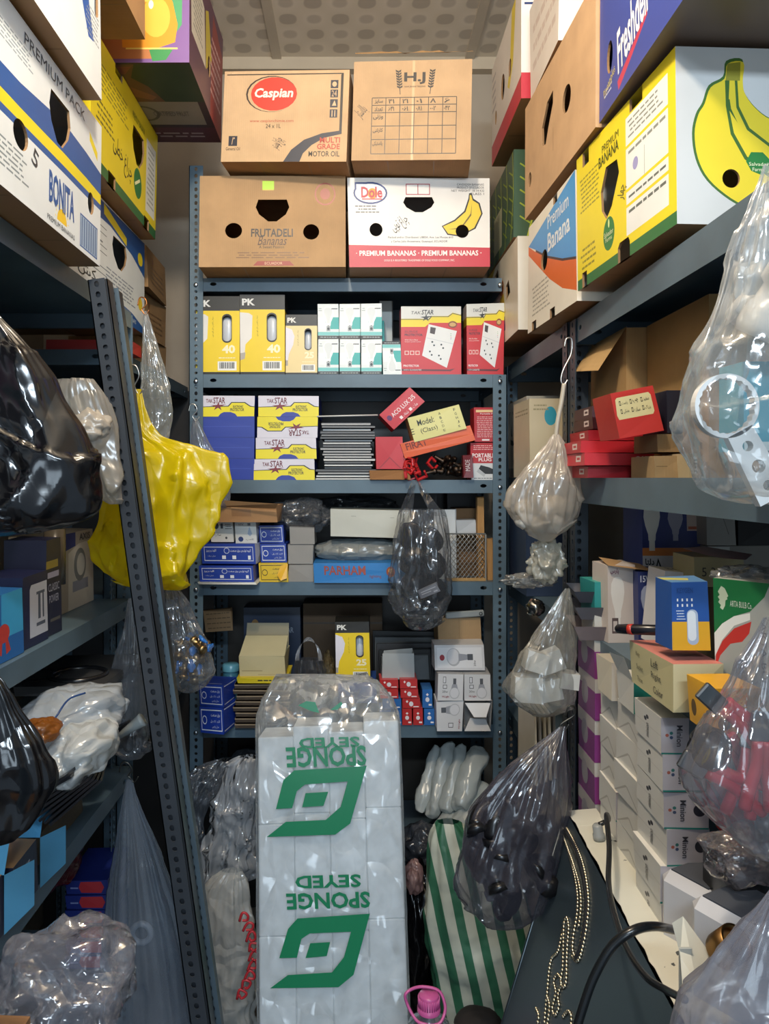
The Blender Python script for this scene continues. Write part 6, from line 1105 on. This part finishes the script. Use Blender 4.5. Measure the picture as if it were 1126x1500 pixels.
# ---------------------------------------------------------------- striped sack, white rolls, bottle
sm = bpy.data.materials.new('striped_weave'); sm.use_nodes = True; N = sm.node_tree.nodes; L = sm.node_tree.links; b = N['Principled BSDF']; b.inputs['Roughness'].default_value = .45
tc = N.new('ShaderNodeTexCoord'); mp = N.new('ShaderNodeMapping'); mp.inputs['Rotation'].default_value = (0, radians(12), 0); L.new(tc.outputs['Object'], mp.inputs[0])
wv = N.new('ShaderNodeTexWave'); wv.bands_direction = 'X'; wv.inputs['Scale'].default_value = 7.5; wv.inputs['Distortion'].default_value = .5; wv.inputs['Detail'].default_value = 1; L.new(mp.outputs[0], wv.inputs['Vector'])
rp = N.new('ShaderNodeValToRGB'); rp.color_ramp.interpolation = 'CONSTANT'; e = rp.color_ramp.elements; e[0].color = lin('#b4b8aa'); e[1].position = .55; e[1].color = lin('#30644a'); L.new(wv.outputs['Fac'], rp.inputs[0]); L.new(rp.outputs[0], b.inputs['Base Color'])
w2 = N.new('ShaderNodeTexNoise'); w2.inputs['Scale'].default_value = 14; bp = N.new('ShaderNodeBump'); bp.inputs['Strength'].default_value = .6; bp.inputs['Distance'].default_value = .02; L.new(tc.outputs['Object'], w2.inputs['Vector']); L.new(w2.outputs[0], bp.inputs['Height']); L.new(bp.outputs[0], b.inputs['Normal'])
bag('striped_sack', 'green and white striped plastic sack standing behind the dark bag', 'sack', 1.78, [(1203, 640, 672), (1225, 630, 700), (1270, 624, 745), (1340, 622, 775), (1420, 630, 792), (1500, 640, 795), (1580, 650, 790), (1620, 680, 770)], sm, seed=1, folds=.12, crink=.010, dr=.6, fk=(5, 8, 13), wr=5)
RW = film('#d4dcdc', .85, .25, 16, .7, .6, .5, .1)
for k, (x0, y0, x1, y1, r) in enumerate(((614, 1190, 640, 1092, .020), (632, 1195, 660, 1085, .021), (652, 1188, 678, 1088, .021), (672, 1185, 704, 1092, .030), (668, 1222, 716, 1150, .036), (640, 1228, 668, 1190, .028))):
    a, b = P(x0, y0, 2.12 - .02 * k), P(x1, y1, 2.22 - .02 * k); d = b - a; m = MB(); V = []; n = 20; X = d.to_track_quat('Z', 'Y').to_matrix().to_4x4(); X.translation = a
    pr = [(0, 0), (r * .7, .01), (r, .1), (r * 1.02, .5), (r * .95, .85), (r * .5, .97), (0, 1)]
    pts = []
    for i, (q, z) in enumerate([(pr[int(j / 4)][0] + (pr[min(6, int(j / 4) + 1)][0] - pr[int(j / 4)][0]) * (j % 4) / 4, pr[int(j / 4)][1] + (pr[min(6, int(j / 4) + 1)][1] - pr[int(j / 4)][1]) * (j % 4) / 4) for j in range(25)]):
        for t in range(n): 
            p = X @ Vector((q * cos(2 * pi * t / n), q * sin(2 * pi * t / n), z * d.length)); pts.append(p + noise.noise_vector(p * 35) * .008 + noise.noise_vector(p * 90) * .003)
    m.add(pts, [[i * n + t, i * n + (t + 1) % n, (i + 1) * n + (t + 1) % n, (i + 1) * n + t] for i in range(24) for t in range(n)], RW, True)
    tag(m.build('white_roll', origin=a), 'white plastic wrapped roll leaning under the back rack, %s' % ('leftmost of the row', 'second from the left', 'third from the left', 'thick one at the right', 'front one lying across the others', 'short crumpled one at the lower left')[k], 'wrapped roll', 'white wrapped rolls')
Yb = 1.50; c = P(628, 1500, Yb)
bt = MB(); X = Matrix.Translation((0, 0, 0)); clr = film('#b8c0c8', .14, .05, 6, .2, 1, 1.2)
bt.lathe([(0, -.10), (.045, -.10), (.046, -.02), (.040, .0), (.024, .012), (.020, .018), (.020, .03)], clr, 32)
bo_ = bt.build('water_bottle', None, c); tag(bo_, 'clear bottle with a pink cap and pink carrying ring beside the striped sack', 'bottle')
PK_ = mat('#c85c98', 'g'); cp = MB(); cp.lathe([(.0225, .026), (.0225, .034), (.019, .036), (.0195, .056), (.018, .059), (0, .059)], PK_, 32)
for k in range(0, 28): 
    t = 2 * pi * k / 28; cp.tube([(.0205 * cos(t), .0205 * sin(t), .036), (.0205 * cos(t), .0205 * sin(t), .054)], .0012, PK_, 5)
cp.build('pink_cap', bo_)
hn = MB(); hn.tube(catmull([(-.052, .0, .075), (-.050, 0, .05), (-.034, -.012, .024), (-.018, -.022, .018), (.018, -.022, .016), (.034, -.01, .03), (.036, 0, .05), (.022, .01, .075), (-.02, .012, .082)], 6, True), .0036, PK_, 8, closed=True); hn.build('pink_handle', bo_).scale = (.85, .85, .8)
# ---------------------------------------------------------------- wraps at the lower left of the back rack
WR = film('#dce2ea', .62, .08, 26, 2.0, .28, 2.4)
bag('clear_wrap', 'large crumpled sheet of clear wrap spilling down left of the sponge pack', 'plastic wrap', 1.98, [(1108, 352, 380), (1128, 332, 386), (1180, 320, 374), (1230, 300, 366), (1280, 288, 352), (1335, 284, 332)], WR, seed=51, folds=.25, crink=.030, dr=.5, power=.3, wr=8)
bag('clear_wrap', 'smaller folded clear wrap at the far left under the back rack', 'plastic wrap', 2.05, [(1113, 318, 345), (1128, 288, 350), (1150, 270, 335), (1178, 273, 302), (1215, 276, 296), (1250, 280, 300)], film('#a0a8b4', .34, .08, 26, 2, .5, 2), seed=52, folds=.25, crink=.015, dr=.5, power=.3)
wb = bag('white_bag', 'white carrier bag with red writing at the foot of the left back post', 'plastic bag', 1.86, [(1275, 325, 352), (1300, 300, 362), (1345, 290, 368), (1400, 284, 374), (1460, 286, 372), (1530, 296, 366), (1570, 310, 350)], film('#d4d4d0', .74, .2, 14, 1, 1, .6), seed=53, folds=.15, crink=.012, dr=.5, power=.6)
tr = MB(); rp_ = random.Random(7)
for s_ in range(9):                                                   # illegible red brush lettering down the bag
    t_ = s_ / 8; cx_ = 358 + 16 * sin(pi * t_) - 4 * t_; cy_ = 1345 + 112 * t_; q_ = []
    for a_, b_ in ((-7, 6), (-4, -5), (1, -7), (6, -3), (5, 3), (0, 5), (-3, 2)): q_.append((cx_ + a_ + rp_.uniform(-1, 1), cy_ + b_ + rp_.uniform(-2, 2)))
    tr.tube(catmull([P(x_, y_, 1.735) - wb.location for x_, y_ in q_], 3), .0030, mat('#b82c34'), 6)
tr.build('red_print', wb)
tag(MB().tube(catmull([P(420, 1052, 2.02), P(398, 1075, 2.0), P(380, 1100, 2.0), P(368, 1120, 2.0)], 6), .006, mat('#141414', 'g'), 8).build('black_hose', origin=P(420, 1052, 2.02)), 'short black ribbed hose behind the top of the sponge pack', 'hose')
blob('black_bag', 'black plastic bag on the floor between the sponge pack and the striped sack', 'plastic bag', P(612, 1360, 1.95), (.05, .08, .16), BLKF, seed=54, amp=.3)
blob('pink_bag', 'pinkish cloudy bag end beside the right edge of the sponge pack', 'plastic bag', P(606, 1285, 1.86), (.022, .03, .04), film('#b89490', .7, .2, 18, .8, 1, .6), seed=55, amp=.3)
blob('grey_bag', 'grey plastic bag under the white rolls', 'plastic bag', P(618, 1235, 2.0), (.05, .06, .05), film('#50545c', .8, .15, 18, .9, 1, .7), seed=56, amp=.35)
blob('black_brush', 'dark bristly brush head at the bottom behind the dark board', 'brush', P(700, 1500, 1.5), (.045, .04, .025), mat('#1c1614', 'r'), seed=57, n=30, amp=.1)

# ---------------------------------------------------------------- leaning dark board with bead trims
A = P(829, 1188, 1.42); Bn = P(955, 1440, .90)           # far and near end of its top edge
Bn.z = A.z; Bn.x = A.x - .032; Bn.y = .66
dn = Vector((-.117, 0, -.39)).normalized()
al = (Bn - A).normalized(); Lb = (Bn - A).length; Hb = .85; nr = al.cross(dn).normalized()
if nr.x > 0: nr = -nr
th = .055
bd = empty('leaning_board', A + dn * Hb); tag(bd, 'large dark board with a chipped white edge and bead trims, leaning at the lower right', 'board')
def rel(p): return Vector(p) - bd.location
m = MB(); dk = mat('#34414a', 'g', rough=.35)
q = [A, A + al * Lb, A + al * Lb + dn * Hb, A + dn * Hb]; q2 = [p - nr * th for p in q]
m.add([rel(p) for p in q + q2], [[0, 1, 2, 3], [7, 6, 5, 4], [3, 2, 6, 7], [0, 3, 7, 4], [1, 5, 6, 2]], dk); m.build('dark_panel', bd)
wt = bpy.data.materials.new('chipped_paint'); wt.use_nodes = True; N = wt.node_tree.nodes; L = wt.node_tree.links; b = N['Principled BSDF']; b.inputs['Roughness'].default_value = .55
tc = N.new('ShaderNodeTexCoord'); n1 = N.new('ShaderNodeTexNoise'); n1.inputs['Scale'].default_value = 28; n1.inputs['Detail'].default_value = 8; L.new(tc.outputs['Object'], n1.inputs['Vector']); rp = N.new('ShaderNodeValToRGB'); rp.color_ramp.interpolation = 'CONSTANT'; e = rp.color_ramp.elements; e[0].color = lin('#4c5050'); e[1].position = .33; e[1].color = lin('#d4d2c4'); L.new(n1.outputs[0], rp.inputs[0]); L.new(rp.outputs[0], b.inputs['Base Color'])
m = MB(); n = 60; V = []; rr = random.Random(2)
for i in range(n + 1):
    p = A + al * (Lb * i / n) - dn * .001
    e0 = .0015 + .0035 * rr.random(); w_ = .075 - .02 * (i / n < .1)
    V += [p - Vector((-e0, 0, 0)), p + Vector((w_, 0, .004 + .01 * i / n))]
m.add([rel(p) for p in V], [[2 * i, 2 * i + 1, 2 * i + 3, 2 * i + 2] for i in range(n)], wt); m.build('white_edge', bd)
m = MB(); m.tube([rel(A), rel(A + dn * Hb)], .003, mat('#70787c', 'c'), 8); m.build('metal_rim', bd)
def onboard(px, py, lift=.0):
    d = P(px, py, 1.0) - cam.location; t = (A - cam.location).dot(nr) / d.dot(nr); return cam.location + d * t + nr * lift
def beads(pts, closed=False, r=.0030, step=.0058, name='bead_trim'):
    cp_ = catmull([onboard(x, y, .0015) for x, y in pts], 14, closed); m = MB(); mt = mat('#dccfb4', 'c', rough=.3); acc = 0; last = cp_[0]; k = 0; pos = [last]
    for p in cp_[1:]:
        while (p - last).length >= step: last = last + (p - last).normalized() * step; pos.append(last)
    for p in pos: m.lathe([(0, -r), (r * .7, -r * .7), (r, 0), (r * .7, r * .7), (0, r)], mt, 7, Matrix.Translation(rel(p)))
    m.build(name, bd)
def cord(pts, w=.006): m = MB(); m.tube([rel(p) for p in catmull([onboard(x, y, -.0005) for x, y in pts], 8)], w, mat('#22242a', 'r'), 8); m.build('backing_cord', bd)
beads([(827, 1216), (838, 1236), (849, 1262), (856, 1290), (859, 1320), (857, 1350), (852, 1378), (846, 1402), (840, 1394), (841, 1370), (846, 1342), (847, 1312), (842, 1280), (834, 1250)])
beads([(831, 1214), (842, 1234), (853, 1260), (860, 1290), (863, 1322), (861, 1352), (856, 1382), (848, 1408), (838, 1400)])
beads([(825, 1222), (833, 1245), (842, 1270), (850, 1300), (852, 1330), (848, 1362)])
cord([(829, 1216), (846, 1246), (857, 1290), (861, 1330), (855, 1380), (845, 1406)])
beads([(831, 1345), (834, 1360), (832, 1385), (831, 1410), (830, 1440), (825, 1447), (822, 1438), (825, 1420), (826, 1390), (827, 1355)], True)
beads([(828, 1348), (823, 1375), (818, 1395), (809, 1405), (805, 1425), (803, 1450), (800, 1480), (797, 1520)])
beads([(818, 1428), (823, 1440), (818, 1460), (820, 1475), (814, 1488), (810, 1478), (815, 1455), (812, 1438)], True)
beads([(802, 1460), (806, 1475), (803, 1500), (800, 1520)])
beads([(786, 1478), (790, 1490), (786, 1510), (780, 1530)]); beads([(826, 1490), (833, 1482), (838, 1490), (836, 1510), (828, 1520)])
kn = MB(); kn.lathe([(0, 0), (.010, 0), (.010, .008), (.0085, .010), (.0085, .022), (.006, .025), (0, .025)], mat('#9ca0a0', 'g'), 18); kp = A + al * .12 + Vector((.028, 0, .005)); tag(kn.build('cable_gland', None, kp, (0, radians(-8), 0)), 'grey plastic cable gland on the white edge of the board', 'cable gland')
k0 = kp + Vector((0, 0, .024))
ba = mat('#16181a', 'g')
g1 = [k0, k0 + Vector((.012, -.01, .012)), P(888, 1195, 1.22), P(892, 1240, 1.15), P(891, 1290, 1.08), P(897, 1330, 1.0), P(915, 1385, .92), P(945, 1430, .86), P(975, 1450, .82), P(1003, 1464, .78)]
tag(MB().tube(catmull(g1, 8), .0040, ba, 10).build('black_cable', origin=k0), 'black cable running from the grey gland down along the white edge', 'cable')
g2 = [P(838, 1530, .80), P(852, 1480, .80), P(870, 1430, .80), P(897, 1385, .80), P(930, 1362, .80), (P(960, 1357, .82)), P(985, 1362, .86)]
tag(MB().tube(catmull(g2, 8), .0048, ba, 10).build('black_cable', origin=g2[-1]), 'thick black cable arching in front of the dark board', 'cable')
br = MB(); c_ = wt
br.add([P(984, 1352, .84), P(1000, 1342, .86), P(1044, 1402, .84), P(1020, 1440, .80), P(1000, 1455, .80), P(996, 1400, .82)], [[0, 5, 4, 3, 2, 1]], wt)
hg = br.build('hinge_bracket', origin=P(1005, 1400, .83)); tag(hg, 'bent white metal bracket with two screws at the near end of the white edge', 'bracket')
MB().box((-.010, -.006, -.036), (.004, -.003, .012), mat('#b8b8b0', 'm'), bev=.001).build('hinge_plate', hg)
for z in (-.002, -.028): MB().lathe([(0, 0), (.0045, 0), (.0045, .002), (0, .0035)], mat('#c8c8c0', 'c'), 12, Matrix.Translation((-.003, -.006, z)) @ Matrix.Rotation(pi / 2, 4, 'X')).build('screw', hg)
